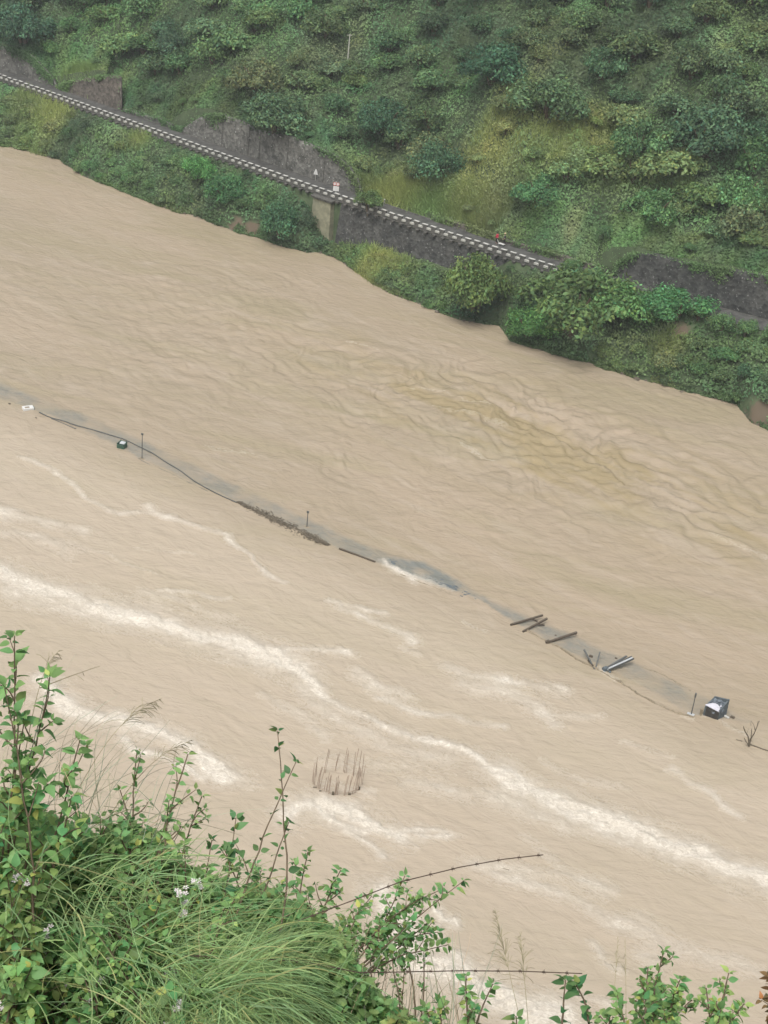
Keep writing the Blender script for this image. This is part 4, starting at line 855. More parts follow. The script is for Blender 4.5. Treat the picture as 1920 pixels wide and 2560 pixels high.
# broken concrete tank
A, Bp, Cc = [wpt(*p) for p in ((1757, 1788), (1794, 1801), (1811, 1791))]; D_ = A+Cc-Bp
k_ = 1.25; Cc = Bp+(Cc-Bp)*k_; D_ = A+(Cc-Bp)
org = (A+Cc)/2; t = empty('concrete_box', org, 'broken dark blue grey open box full of rubble standing in the flood', 'box')
def wallq(name, p, q_, h0, h1, mt, th=.16):
    b_ = MB(); p = Vc(p-org); q_ = Vc(q_-org); d = (q_-p).normalized(); nrm = Vector((-d.y, d.x, 0))*th
    b_.add([p, q_, q_+nrm, p+nrm, p+Vector((0, 0, h0)), q_+Vector((0, 0, h1)), q_+nrm+Vector((0, 0, h1)), p+nrm+Vector((0, 0, h0))], [(3, 2, 1, 0), (4, 5, 6, 7), (0, 1, 5, 4), (1, 2, 6, 5), (2, 3, 7, 6), (3, 0, 4, 7)])
    b_.build(name, mt, t, .02)
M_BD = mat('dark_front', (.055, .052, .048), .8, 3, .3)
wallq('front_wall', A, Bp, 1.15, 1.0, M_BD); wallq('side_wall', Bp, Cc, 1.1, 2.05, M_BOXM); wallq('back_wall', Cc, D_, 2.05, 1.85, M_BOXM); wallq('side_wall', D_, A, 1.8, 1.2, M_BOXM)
b_ = MB(); c_ = np.mean([A, Bp, Cc, D_], 0)-org
for k in range(60):
    u_, v_ = rg.uniform(.1, .9, 2); p = A+(Bp-A)*u_+(D_-A)*v_-org; b_.box((p[0], p[1], .75+.75*v_+rg.uniform(-.1, .15)), tuple(rg.uniform(.12, .5, 3)), Matrix.Rotation(rg.uniform(0, 3), 3, 'Z') @ Matrix.Rotation(rg.normal(0, .5), 3, 'X'))
b_.build('rubble_fill', mat('rubble_blue', (.15, .175, .20), .7, 3, .5, .4, 8), t, .01)
b_ = MB(); V = []; nA = 9
for i in range(nA):
    u_ = i/(nA-1)
    for v_ in (0, 1):
        p = A+(Bp-A)*(u_*1.0)+(D_-A)*(.45*v_*math.sin(math.pi*(.1+.8*u_)))-org; V.append((p[0], p[1], 1.32-.28*u_+.3*v_*math.sin(math.pi*u_)+.02))
b_.add(V+[(a_[0], a_[1], a_[2]-.04) for a_ in V], [(2*i, 2*i+2, 2*i+3, 2*i+1) for i in range(nA-1)]+[(2*nA+2*i, 2*nA+2*i+1, 2*nA+2*i+3, 2*nA+2*i+2) for i in range(nA-1)]+[(2*i, 2*nA+2*i, 2*nA+2*i+2, 2*i+2) for i in range(nA-1)]+[(2*i+1, 2*i+3, 2*nA+2*i+3, 2*nA+2*i+1) for i in range(nA-1)])
b_.build('bent_sheet', M_SHEET, t)
b_ = MB(); p1 = Vc(A+(Bp-A)*.62+(D_-A)*.25-org); b_.bar(p1+Vector((0, 0, 1.25)), p1+Vector((.55, .25, 1.35)), .3, .05); b_.build('sheet_scrap', M_SHEET, t)
b_ = MB(); p1 = Vc(A-org)+Vector((-.22, 0, 0)); b_.box(p1+Vector((0, 0, .35)), (.22, .3, .95)); b_.build('corner_stub', M_MUD, t, .03)
b_ = MB(); p1 = Vc(Cc-org); b_.bar(p1+Vector((-.25, -.25, .15)), p1+Vector((.2, -.5, .05)), .25, .12); b_.build('pale_fragment', M_WHITE, t, .02)
# dead branches
org = wpt(1870, 1865); t = empty('dead_branches', org, 'bare dead branches snagged in the water at the right edge', 'branches')
sR = lambda px, py, o_=org: Vector(((px-1870)/24.6, .18*((px-1870) % 3-1), (1865-py)/24.6*1.13))
for pts, r0_ in [([(1873, 1872), (1872, 1850), (1876, 1825), (1884, 1798)], .09), ([(1871, 1858), (1866, 1842), (1857, 1832), (1850, 1820), (1846, 1811)], .08), ([(1873, 1850), (1871, 1828), (1867, 1814)], .055), ([(1870, 1860), (1862, 1853), (1856, 1845)], .07), ([(1877, 1820), (1871, 1806), (1861, 1795)], .035), ([(1881, 1808), (1880, 1797)], .03), ([(1858, 1834), (1863, 1822), (1872, 1829)], .03), ([(1866, 1812), (1863, 1800)], .025)]:
    q = MB(); P = [sR(*p) for p in pts]; P = [p+Vector((0, rg.normal(0, .08), 0)) for p in P]; q.tube(P, list(np.linspace(r0_, r0_*.4, len(P))), 6); q.build('branch', M_DRIFT, t)
tube_thing('driftwood_log', [(1840, 1849), (1856, 1853)], .05, .05, M_DRIFT, 'short thin stick left of the bare dead branches', 'stick')
tube_thing('driftwood_log', [(1872, 1860), (1890, 1866), (1905, 1872), (1935, 1882)], .07, .06, M_DRIFT, 'long thin floating log running off the right edge from the dead branches', 'log')
# rebar cage of a drowned pier
c0 = wpt(842, 1958); t = empty('rebar_cage', c0, 'ring of tall thin rusty reinforcing bars standing out of the water near the shrubs', 'rebar cage')
sc_ = F/np.dot(c0-CAMP, _fw); rad = 62/sc_
bars = [(-62, 95-20), (-57, 80), (-50, 100), (-42, 84), (-33, 92), (-25, 86), (-17, 90), (-9, 74), (-2, 78), (4, 70), (12, 95), (22, 100), (30, 104), (38, 112), (46, 118), (53, 96), (60, 122), (64, 98), (40, 96), (20, 86), (-30, 60), (0, 88), (50, 110), (-55, 64)]
bars = bars+[(a_+rg.uniform(-4, 4), h_*rg.uniform(.8, 1.05)) for a_, h_ in bars[:16]]
for i, (dx, h) in enumerate(bars):
    x_ = max(-1, min(1, dx/62.)); front = (i % 3 != 1); yy_ = (-1 if front else 1)*math.sqrt(max(0, 1-x_*x_))*rad*.8*rg.uniform(.75, 1.02)
    q = MB(); lean = rg.normal(0, .05); H_ = h/sc_/math.cos(R(31))*(.58 if front else .68)*rg.uniform(.9, 1.1)
    q.tube([(x_*rad, yy_, -.4), (x_*rad+lean+.04*H_, yy_, H_*.5), (x_*rad+lean*2.2+.08*H_, yy_+rg.normal(0, .07), H_)], .027, 6); q.build('bar', M_RUST, t)
for zz in (.05, .35):
    q = MB(); q.tube([(math.cos(a_)*rad, math.sin(a_)*rad*.8, zz+.03*math.sin(5*a_)) for a_ in np.linspace(math.pi*1.02, math.pi*1.95, 24)], .02, 5); q.build('hoop', M_RUST, t)
for dx, w_, hh in [(-.1, .28, .55), (.92, .2, .45), (-.85, .5, .16), (-.62, .3, .2), (.55, .3, .3)]:
    q = MB(); q.box((dx*rad, -math.sqrt(1-dx*dx)*rad*.8, hh/2-.05), (w_, .16, hh), None, .7); q.build('snagged_debris', M_DRIFT, t, .02)
for px, py, L, lb in [(1255, 2170, 1.3, 'dark stick floating near the tip of the upper barbed wire'), (1480, 2064, 2.0, 'straight thin stick floating along the lower edge of the main foam line')]:
    q = MB(); q.bar((-L/2, .2, .0), (L/2, -.25, .02), .05, .05); o = q.build('floating_stick', M_DRIFT); o.location = wpt(px, py); tag(o, lb, 'stick')

# ------------------------------------------------------------------ people on the far road
def skin_mesh(name, verts, edges, radii, mt, sub=2, root=0):
    me = bpy.data.meshes.new(name); me.from_pydata(verts, edges, []); o = bpy.data.objects.new(name, me); C.objects.link(o)
    m_ = o.modifiers.new('skin', 'SKIN'); m_.use_smooth_shade = True
    for i, r_ in enumerate(radii): me.skin_vertices[0].data[i].radius = (r_ if hasattr(r_, '__len__') else (r_, r_)); me.skin_vertices[0].data[i].use_root = (i == root)
    s_ = o.modifiers.new('sub', 'SUBSURF'); s_.levels = sub; s_.render_levels = sub
    dg = bpy.context.evaluated_depsgraph_get(); nm = bpy.data.meshes.new_from_object(o.evaluated_get(dg)); nm.name = name
    bpy.data.objects.remove(o); nm.materials.clear(); nm.materials.append(mt); return nm
M_SKIN = mat('skin', (.45, .28, .20), .6); M_HAIR = mat('dark_hair', (.02, .017, .015), .6, 30, .3)
def person(loc, rz, label, top, bottom, stride, coat=False, hat=None):
    t = empty('person', loc, label, 'person', rz=rz); t.scale = (1.12,)*3
    V = []; E_ = []; Rr = []
    def add(p, r_, par=None):
        V.append(p); Rr.append(r_)
        if par is not None: E_.append((par, len(V)-1))
        return len(V)-1
    pel = add((0, 0, .92), (.13, .10)); ch = add((0, .01, 1.12), (.13, .09), pel); sh = add((0, 0, 1.36), (.15, .09), ch); nk = add((0, .01, 1.47), .05, sh)
    hd = add((0, .03, 1.56), (.07, .085), nk); hd2 = add((0, .03, 1.66), (.065, .08), hd)
    for sgn in (-1, 1):
        a_ = add((sgn*.17, 0, 1.37), .055, sh); e_ = add((sgn*.21, -.04-stride*.12*sgn, 1.12), .042, a_); w_ = add((sgn*.20, .06-stride*.3*sgn, .9), .028, e_); pm = add((sgn*.20, .08-stride*.33*sgn, .84), (.032, .016), w_)
        for k in range(4): f1 = add((sgn*.20, .065+.017*k-stride*.33*sgn, .79), .008, pm); add((sgn*.19, .07+.017*k-stride*.34*sgn, .75-.008*(k in (1, 2))), .007, f1)
        th_ = add((sgn*.18, .115-stride*.33*sgn, .82), .009, pm); add((sgn*.175, .125-stride*.33*sgn, .785), .008, th_)
        h_ = add((sgn*.09, 0, .86), .085, pel); k_ = add((sgn*.10, .06+stride*.20*sgn, .48), .058, h_); an = add((sgn*.10, stride*.36*sgn-.03, .09), .038, k_); add((sgn*.10, stride*.36*sgn+.12, .035), (.04, .03), an)
    link('body', skin_mesh('body', V, E_, Rr, M_SKIN), None, t)
    # clothing as slightly larger shells following the same pose
    cv = [(0, 0, .78 if coat else .88), (0, 0, 1.0), (0, .01, 1.14), (0, 0, 1.37), (0, .01, 1.44)]; cr = [(.20, .16) if coat else (.155, .125), (.155, .12), (.15, .11), (.17, .105), (.07, .06)]; ce = [(0, 1), (1, 2), (2, 3), (3, 4)]
    for sgn in (-1, 1):
        b0 = len(cv); cv += [(sgn*.18, 0, 1.37), (sgn*.21, -.04-stride*.12*sgn, 1.12), (sgn*.20, .05-stride*.28*sgn, .92)]; cr += [.07, .056, .045]; ce += [(3, b0), (b0, b0+1), (b0+1, b0+2)]
    link('jacket', skin_mesh('jacket', cv, ce, cr, top), None, t)
    cv = [(0, 0, .98), (0, 0, .90)]; cr = [(.14, .115), (.145, .115)]; ce = [(0, 1)]
    for sgn in (-1, 1):
        b0 = len(cv); cv += [(sgn*.09, 0, .84), (sgn*.10, .06+stride*.20*sgn, .48), (sgn*.10, stride*.36*sgn-.03, .12)]; cr += [.10, .072, .055]; ce += [(1, b0), (b0, b0+1), (b0+1, b0+2)]
    link('trousers', skin_mesh('trousers', cv, ce, cr, bottom), None, t)
    link('hair', skin_mesh('hair', [(0, .0, 1.62), (0, .015, 1.70), (0, -.03, 1.55)], [(0, 1), (0, 2)], [(.085, .085), (.07, .08), .06], M_HAIR), None, t)
    q = MB(); q.tube([(0, .10, 1.60), (0, .135, 1.575), (0, .11, 1.565)], [.01, .014, .01], 6); q.build('nose', M_SKIN, t)
    if hat:
        q = MB(); q.tube([(0, .02, 1.70), (0, .02, 1.72), (0, .02, 1.73), (0, .02, 1.82)], [.18, .18, .10, .07], 16); q.build('hat', hat, t, 0, True)
    return t
M_REDC = mat('red_coat', (.62, .05, .10), .6, 12, .2); M_DKT = mat('dark_trousers', (.03, .028, .03), .8); M_PINK = mat('pink_shirt', (.42, .25, .27), .7); M_GRYT = mat('grey_vest', (.09, .085, .09), .8); M_TAN = mat('straw_hat', (.55, .40, .27), .8)
pr = on(1241, 608, 9.0); person((pr[0], pr[1], 9.0), R(55), 'person in a long bright red coat walking on the far road', M_REDC, M_DKT, .5, True)
pr = on(1260, 611, 9.0); person((pr[0], pr[1], 9.0), R(75), 'person in dark grey clothes and a tan hat walking beside the red coat', M_GRYT, M_DKT, .6, False, M_TAN)
pr = on(1255, 613, 9.0); t = empty('handcart', (pr[0]-.1, pr[1]-.25, 9.0), 'small low pale cart on the road in front of the person in the tan hat', 'cart', rz=R(-35))
q = MB(); q.box((0, 0, .32), (1.1, .5, .08)); q.build('cart_bed', M_SIGNW, t, .01); q = MB(); q.tube([(-.55, 0, .34), (-.95, 0, .85)], .03, 6); q.build('handle', M_SIGNW, t)
for sx in (-.3, .35):
    for sy in (-.26, .26): q = MB(); q.tube([(sx, sy-.03, .14), (sx, sy+.03, .14)], .14, 14); q.build('wheel', M_STEEL, t)

# ------------------------------------------------------------------ near bank
xs_ = np.linspace(-45, 45, 120); ys_ = np.concatenate([np.linspace(-6, 12, 90), np.linspace(13, 84, 60)])
XX, YY = np.meshgrid(xs_, ys_, indexing='ij')
def ground(x, y):
    z = CAM_H-1.62 - np.clip(y-1.0, 0, 500)*1.36
    z = z + 1.15*np.exp(-((x+1.35)/.95)**2-((y-3.7)/.9)**2)
    return z+noise2(x, y, 77, 3, .8)*.12
ZZ = ground(XX, YY); idx = np.arange(XX.size).reshape(XX.shape)
me = npmesh('near_slope', np.stack([XX, YY, ZZ], -1).reshape(-1, 3), np.stack([idx[:-1, :-1], idx[1:, :-1], idx[1:, 1:], idx[:-1, 1:]], -1).reshape(-1, 4), 4, True)
tag(link('near_slope', me, mat('near_soil', (.075, .085, .04), .95, 3, .4, .5, 10)), kind='structure')
def leaves(P, D, N, L, W, rg_, curl=.35, fold=.14):
    """ovate pointed leaves: P base, D direction, N upper normal, L length, W width; 5 stations x 3 columns"""
    n_ = len(P); D = D/np.linalg.norm(D, axis=1, keepdims=True); Sx = np.cross(D, N); Sx /= np.linalg.norm(Sx, axis=1, keepdims=True)+1e-9; N = np.cross(Sx, D)
    st = [0, .12, .34, .58, .82, 1.0]; pr_ = [.05, .62, 1.0, .84, .38, .0]; V = np.zeros((n_, 18, 3)); cu = curl*rg_.uniform(.3, 1.8, n_)
    for i, (u_, w_) in enumerate(zip(st, pr_)):
        c_ = P+D*(L*u_)[:, None]-N*(L*cu*u_*u_)[:, None]
        for j, sg in enumerate((-1, 0, 1)):
            V[:, i*3+j] = c_+Sx*(W*.5*w_*sg)[:, None]+N*(W*fold*w_*abs(sg))[:, None]
    f = []
    for i in range(5):
        for j in range(2): a_ = i*3+j; f.append((a_, a_+3, a_+4, a_+1))
    Fc = (np.array(f)[None]+(np.arange(n_)*18)[:, None, None]).reshape(-1, 4)
    return V.reshape(-1, 3), Fc, 18
NEARCOL = dict(mid=(.21, .37, .135), dark=(.125, .25, .095), light=(.27, .45, .155), olive=(.26, .36, .13), rust=(.22, .15, .07))
def shrub(name, label, base, tips, seed, leaf=.045, col='mid', cat='shrub', twig=1.0, nodes=13, bare=.25, rad=.006, group=None, wide=.62, flowers=0, start=.0):
    rg_ = np.random.default_rng(seed); base = np.array(base, float); t = empty(name, base, label, cat, group)
    q = MB(); LP = []; LD = []; LS = []; tipsP = []
    def curve(a_, b_, n_, bow):
        a_ = np.array(a_, float); b_ = np.array(b_, float); L = np.linalg.norm(b_-a_); off = rg_.normal(0, bow*L, 3); off[2] = abs(off[2])*.3+bow*L*.4
        u_ = np.linspace(0, 1, n_)[:, None]; wob = np.cumsum(rg_.normal(0, .006*L, (n_, 3)), 0)*(u_*(1-u_)*2)
        return a_+(b_-a_)*u_+off*np.sin(np.pi*u_)+wob
    def put(p, d, s_, k=2, spread=1.0):
        a0 = rg_.uniform(0, 2*np.pi)
        d = d/np.linalg.norm(d); o_ = np.cross(d, rg_.normal(size=3)); o_ /= np.linalg.norm(o_); o2 = np.cross(d, o_)
        for j in range(k):
            an = a0+2*np.pi*j/k; r_ = o_*math.cos(an)+o2*math.sin(an); LP.append(p+r_*.004); v_ = r_*spread+d*.55+rg_.normal(0, .18, 3); v_[2] -= .12; LD.append(v_); LS.append(s_*rg_.uniform(.5, 1.15))
    for tip in tips:
        tip = np.array(tip, float); P = curve(base, tip, 26, .07); q.tube([Vc(p-base) for p in P], list(np.linspace(rad, rad*.28, 26)), 5, False)
        L = np.linalg.norm(tip-base)
        for i in range(int(nodes)):
            u_ = bare+(1-bare)*(i+.5)/nodes; j = min(24, int(u_*25)); p = P[j]; d = P[j+1]-P[j]; d /= np.linalg.norm(d)
            put(p, d, leaf*(1.1-.35*u_), 2)
            if rg_.random() < .62*twig and u_ < .93:
                sd = np.cross(d, rg_.normal(size=3)); sd /= np.linalg.norm(sd); TL = L*rg_.uniform(.07, .20)*(1.15-u_*.8); e_ = p+(d*.8+sd*.8)*TL; e_[2] += TL*.15
                T = curve(p, e_, 8, .08); q.tube([Vc(a_-base) for a_ in T], list(np.linspace(rad*.45, rad*.2, 8)), 4, False)
                nn = max(2, int(TL/.028))
                for k in range(nn):
                    m_ = min(6, int((k+.6)/nn*7)); put(T[m_], T[m_+1]-T[m_], leaf*rg_.uniform(.6, .95), 2)
                put(T[-1], T[-1]-T[-2], leaf*.55, 4, .7); tipsP.append(T[-1])
        put(P[-1], P[-1]-P[-2], leaf*.75, 4, .7); put(P[-2], P[-1]-P[-2], leaf*.9, 2); tipsP.append(P[-1])
    q.build('stems', M_TWIG, t, 0, True)
    LP = np.array(LP); LD = np.array(LD); LS = np.array(LS); N = rg_.normal(0, .35, LP.shape); N[:, 2] += 1
    V, Fc, k = leaves(LP-base, LD, N, LS, LS*wide, rg_)
    me = npmesh('leaves', V, Fc, 4, True); c = np.array(NEARCOL[col]); bri = rg_.uniform(.65, 1.45, len(LP)); yel = rg_.normal(0, .12, len(LP)); yel = np.where(rg_.random(len(LP)) < .035, rg_.uniform(.4, .9, len(LP)), yel)
    cc = np.clip(np.stack([c[0]*bri*(1+yel*1.6), c[1]*bri*(1+yel*.4), c[2]*bri], 1), .005, 1); cattr(me, 'tint', np.repeat(cc, k, 0)); link('leaves', me, M_NEAR, t)
    if flowers:
        ch = rg_.choice(len(tipsP), min(flowers, len(tipsP)), replace=False)
        for i in ch:
            fp = tipsP[i]-base; q = MB()
            for _ in range(6):
                p = Vc(fp+rg_.normal(0, .007, 3)+np.array([0, 0, .015]))
                for a_ in range(5): an = a_*1.2566; d = Vector((math.cos(an), math.sin(an), .25))*.007; q.add([p, p+d+Vector((-d.y, d.x, 0))*.45, p+d*1.3, p+d-Vector((-d.y, d.x, 0))*.45], [(0, 1, 2, 3)])
            q.build('flower_cluster', M_FLOW, t)
    return t
M_FLOW = mat('pale_pink_petals', (.72, .66, .66), .6)
gz = lambda px, py, t_: at(px, py, t_)
def T_(lst, t_, jit=.18):
    return [at(p[0], p[1], (p[2] if len(p) > 2 else t_)+random.uniform(-jit, jit)) for p in lst]
shrub('leafy_shrub', 'tallest leafy shrub with broad leaves rising at the left edge', at(-60, 2750, 4.3), T_([(36, 1590), (125, 1690), (200, 1850), (12, 1720), (60, 1810), (120, 1960), (180, 1990)], 4.1, .1), 1, .050, 'mid', nodes=19, bare=.25, rad=.006, twig=.8, wide=.72)
shrub('leafy_shrub', 'leafy shrub with two upright tips standing right of the tallest one', at(330, 2700, 4.2), T_([(343, 1875), (470, 1885), (300, 1975), (420, 2030), (250, 2040), (505, 1990)], 4.6), 2, .034, 'mid', nodes=20, bare=.35, rad=.006)
shrub('slender_shrub', 'slender shrub with one long bare stem carrying a few leaf whorls', at(520, 2640, 4.3), T_([(694, 1828)], 4.6, 0)+T_([(740, 1905), (590, 2045), (722, 2055), (530, 2100)], 4.5, .05), 3, .040, 'dark', nodes=9, bare=.45, rad=.005, twig=.75)
shrub('leafy_shrub', 'low shrub of pointed tips just right of the slender bare stemmed one', at(700, 2700, 4.5), T_([(770, 2130), (852, 2175), (640, 2160), (560, 2120), (700, 2210), (900, 2270), (800, 2290)], 4.8), 4, .034, 'mid', nodes=20, bare=.35)
shrub('arching_shrub', 'shrub with long thin branches arching right over the water below the upper wire', at(800, 2520, 4.6), T_([(1158, 2203), (1100, 2225), (1075, 2300), (1120, 2362), (1045, 2255), (1012, 2190), (1095, 2330), (930, 2240), (985, 2315)], 4.9, .1), 5, .036, 'mid', nodes=13, bare=.42, rad=.0045, twig=.8)
shrub('bare_shrub', 'bare brown stems leaning left across the gap under the lower wire', at(1035, 2720, 4.7), T_([(922, 2315), (968, 2335), (1060, 2375), (985, 2280), (1012, 2420)], 4.85, .1), 15, .030, 'mid', nodes=4, bare=.72, rad=.0048, twig=.4)
shrub('leafy_shrub', 'olive leafy shrub under the upper wire at the foot of the arching stems', at(860, 2720, 4.4), T_([(860, 2420), (850, 2330), (760, 2300), (810, 2380), (900, 2500), (700, 2380), (800, 2450)], 4.7), 6, .034, 'olive', nodes=20, bare=.3)
shrub('leafy_shrub', 'small shrub at the bottom edge right of the arching stems', at(1200, 2760, 4.2), T_([(1165, 2440), (1232, 2460), (1100, 2500), (1290, 2540), (1060, 2520)], 4.3, .1), 7, .036, 'mid', nodes=11, bare=.35)
shrub('sprig', 'slender sprig with a few big leaves between the two bottom right shrubs', at(1462, 2720, 4.0), T_([(1414, 2450), (1440, 2462)], 4.05, .03), 8, .044, 'dark', nodes=6, bare=.4, twig=.25, wide=.68)
shrub('leafy_shrub', 'bushy upright shrub at the bottom right corner', at(1640, 2800, 4.1), T_([(1660, 2378), (1620, 2420), (1540, 2480), (1700, 2450), (1590, 2500), (1730, 2500), (1500, 2540), (1650, 2470)], 4.3, .12), 9, .036, 'mid', nodes=16, bare=.35)
shrub('leafy_shrub', 'thin shrub with yellowish tips beside the corner shrub', at(1790, 2800, 4.2), T_([(1822, 2432), (1765, 2470), (1860, 2510), (1790, 2520)], 4.3, .1), 10, .034, 'light', nodes=14, bare=.4)
shrub('sprig', 'reddish brown sprig at the right edge', at(1950, 2750, 3.9), T_([(1925, 2440), (1930, 2520)], 3.95, .03), 11, .034, 'rust', nodes=12, bare=.3, twig=.3)
fill = [((360, 2780), [(300, 2230), (380, 2290), (440, 2330), (250, 2340), (340, 2420)], 'light', .034, 'yellow green shrub in the middle of the left thicket', 5), ((180, 2780), [(90, 2270), (170, 2190), (230, 2260), (130, 2330), (50, 2340)], 'mid', .040, 'mid green shrub below the foot of the tallest shrub', 6), ((560, 2780), [(470, 2420), (500, 2460), (590, 2450), (640, 2530), (540, 2520), (420, 2500), (560, 2390)], 'mid', .030, 'small light shrub poking through the grass clump', 0), ((20, 2820), [(20, 2200), (60, 2310), (110, 2160), (30, 2380)], 'olive', .040, 'olive leaved shrub hugging the left edge', 3), ((400, 2820), [(420, 2480), (360, 2540), (470, 2530), (300, 2500)], 'mid', .042, 'dark hearted shrub low in the middle of the bottom edge thicket', 3), ((120, 2700), [(60, 2150), (200, 2120), (150, 2250), (20, 2280), (260, 2210), (100, 2360)], 'mid', .046, 'broad leaved creeper low at the left edge with small white flowers', 4), ((280, 2750), [(330, 2180), (260, 2290), (400, 2260), (200, 2400), (330, 2360), (180, 2330)], 'mid', .042, 'broad leaved shrub with pale pink flowers left of the grass clump', 6), ((480, 2750), [(520, 2170), (450, 2240), (590, 2240), (540, 2330), (420, 2380)], 'light', .036, 'light green shrub behind the grass clump', 4),
        ((640, 2760), [(650, 2260), (720, 2330), (600, 2400), (690, 2450), (780, 2500), (760, 2420)], 'mid', .032, 'small leaved shrub right of the grass clump', 2), ((60, 2800), [(40, 2440), (120, 2450), (180, 2500), (10, 2520), (90, 2380)], 'light', .050, 'creeper with big heart shaped leaves in the bottom left corner', 2), ((250, 2820), [(300, 2440), (240, 2480), (370, 2470), (330, 2530), (200, 2540)], 'mid', .048, 'heart leaved creeper at the bottom edge beside the corner creeper', 3), ((820, 2800), [(860, 2520), (780, 2560), (920, 2560), (700, 2520)], 'mid', .036, 'low leafy shrub at the bottom edge under the lower wire', 0), ((960, 2820), [(1000, 2540), (1060, 2560), (930, 2600)], 'olive', .034, 'small yellowing shrub at the bottom edge right of the low leafy shrub', 0), ((30, 2650), [(80, 2010), (150, 2060), (10, 2060), (220, 2060)], 'mid', .044, 'leafy shrub at the foot of the tallest shrub', 2), ((380, 2700), [(380, 2080), (300, 2090), (460, 2110), (240, 2120)], 'mid', .036, 'dense green shrub below the two upright tips', 3)]
for i, (b0, tp, cl, lf, lb, fl) in enumerate(fill):
    tb = 4.0+.12*(i % 3); shrub('leafy_shrub', lb, at(b0[0], b0[1], tb+.3), T_(tp, tb+(.0 if i in (2, 4) else .2), .25), 40+i, lf, cl, nodes=24, bare=.15, flowers=fl*2, wide=.75 if lf > .04 else .62, group=None)
# undergrowth: countless small leaves filling the bank behind the named shrubs
TOPX = [-80, 0, 150, 300, 400, 480, 560, 700, 800, 860, 920, 980, 1040, 1100]; TOPY = [2010, 2010, 2060, 2070, 2100, 2170, 2210, 2260, 2310, 2380, 2440, 2500, 2560, 2640]
rg = np.random.default_rng(77); n_ = 44000; px = rg.uniform(-80, 1080, n_); ty = np.interp(px, TOPX, TOPY)+noise2(px/60, px*0+3, 5, 3, 1)*40; py = ty+(2700-ty)*rg.random(n_)**1.15; tt = rg.uniform(4.35, 5.2, n_)
k = py < 2690; P = CAMP+(_fw+np.outer((px-960)/F, _rt)-np.outer((py-1280)/F, _up))*tt[:, None]; P = P[k]
D = rg.normal(size=P.shape); D[:, 2] = D[:, 2]*.5+.1; N = rg.normal(0, .5, P.shape); N[:, 2] += 1; L = rg.uniform(.016, .040, len(P)); V, Fc, kk_ = leaves(P, D, N, L, L*.6, rg)
me = npmesh('undergrowth', V, Fc, 4, True); bri = rg.uniform(.55, 1.3, len(P))*(1+.4*noise2(P[:, 0]*6, P[:, 2]*6, 3, 3, 1)); yel = rg.normal(0, .15, len(P)); cattr(me, 'tint', np.repeat(np.clip(np.stack([.235*bri*(1+yel), .385*bri, .145*bri], 1), .004, 1), kk_, 0))
tag(link('undergrowth', me, M_NEAR), 'dense mixed undergrowth of small leaves on the near bank', 'undergrowth', kind='stuff')
# long grass
def blades(name, specs, seed, label, kind='stuff', cat='grass', wd_=.0016, ns=9, colr=(.31, .43, .18)):
    rg_ = np.random.default_rng(seed); Vs = []; Cs = []; nb2 = 0
    for (px0, py0, t0_, sx, n_, ang, spread, length, droop) in specs:
        for _ in range(n_):
            b_ = at(px0+rg_.normal(0, sx), py0+rg_.normal(0, sx*.4), t0_+rg_.normal(0, .18)); an = R(ang)+rg_.normal(0, spread); L = length*rg_.uniform(.5, 1.2)
            d = _rt*math.sin(an)+_up*math.cos(an)+_fw*rg_.normal(0, .3); d /= np.linalg.norm(d); dn = np.array([0, 0, -1.]); side = np.cross(d, _fw); side /= np.linalg.norm(side); side = side+rg_.normal(0, .3, 3)
            w0 = wd_*rg_.uniform(.6, 1.5); dr_ = droop*rg_.uniform(.5, 1.6)
            u_ = np.linspace(0, 1, ns)[:, None]; wv_ = rg_.normal(0, .02, 2); c_ = b_+d*L*u_+dn*(L*dr_*u_**rg_.uniform(1.7, 3))+_rt*(L*dr_*rg_.uniform(.1, .6)*math.copysign(1, math.sin(an)+.15)*u_**2)+_rt*(L*wv_[0]*np.sin(u_*5))+_up*(L*wv_[1]*np.sin(u_*4)); ww_ = w0*(1-u_**2.5)*.5+.0003
            Vs.append(np.concatenate([c_-side*ww_, c_+side*ww_])); br_ = rg_.uniform(.6, 1.5); ye = rg_.random(); cc = np.array([colr[0]*(1.35 if ye < .12 else .8 if ye > .6 else 1), colr[1]*(1.0 if ye < .12 else .92 if ye > .6 else 1), colr[2]*(1.1 if ye < .06 else 1)])*br_; Cs.append(np.tile(cc, (2*ns, 1))); nb2 += 1
    f = np.array([(i, i+1, ns+i+1, ns+i) for i in range(ns-1)]); Fc = (f[None]+(np.arange(nb2)*2*ns)[:, None, None]).reshape(-1, 4)
    me = npmesh(name, np.concatenate(Vs), Fc, 4, True); cattr(me, 'tint', np.clip(np.concatenate(Cs), 0, 1)); return tag(link(name, me, M_NEAR), label, cat, kind=kind)
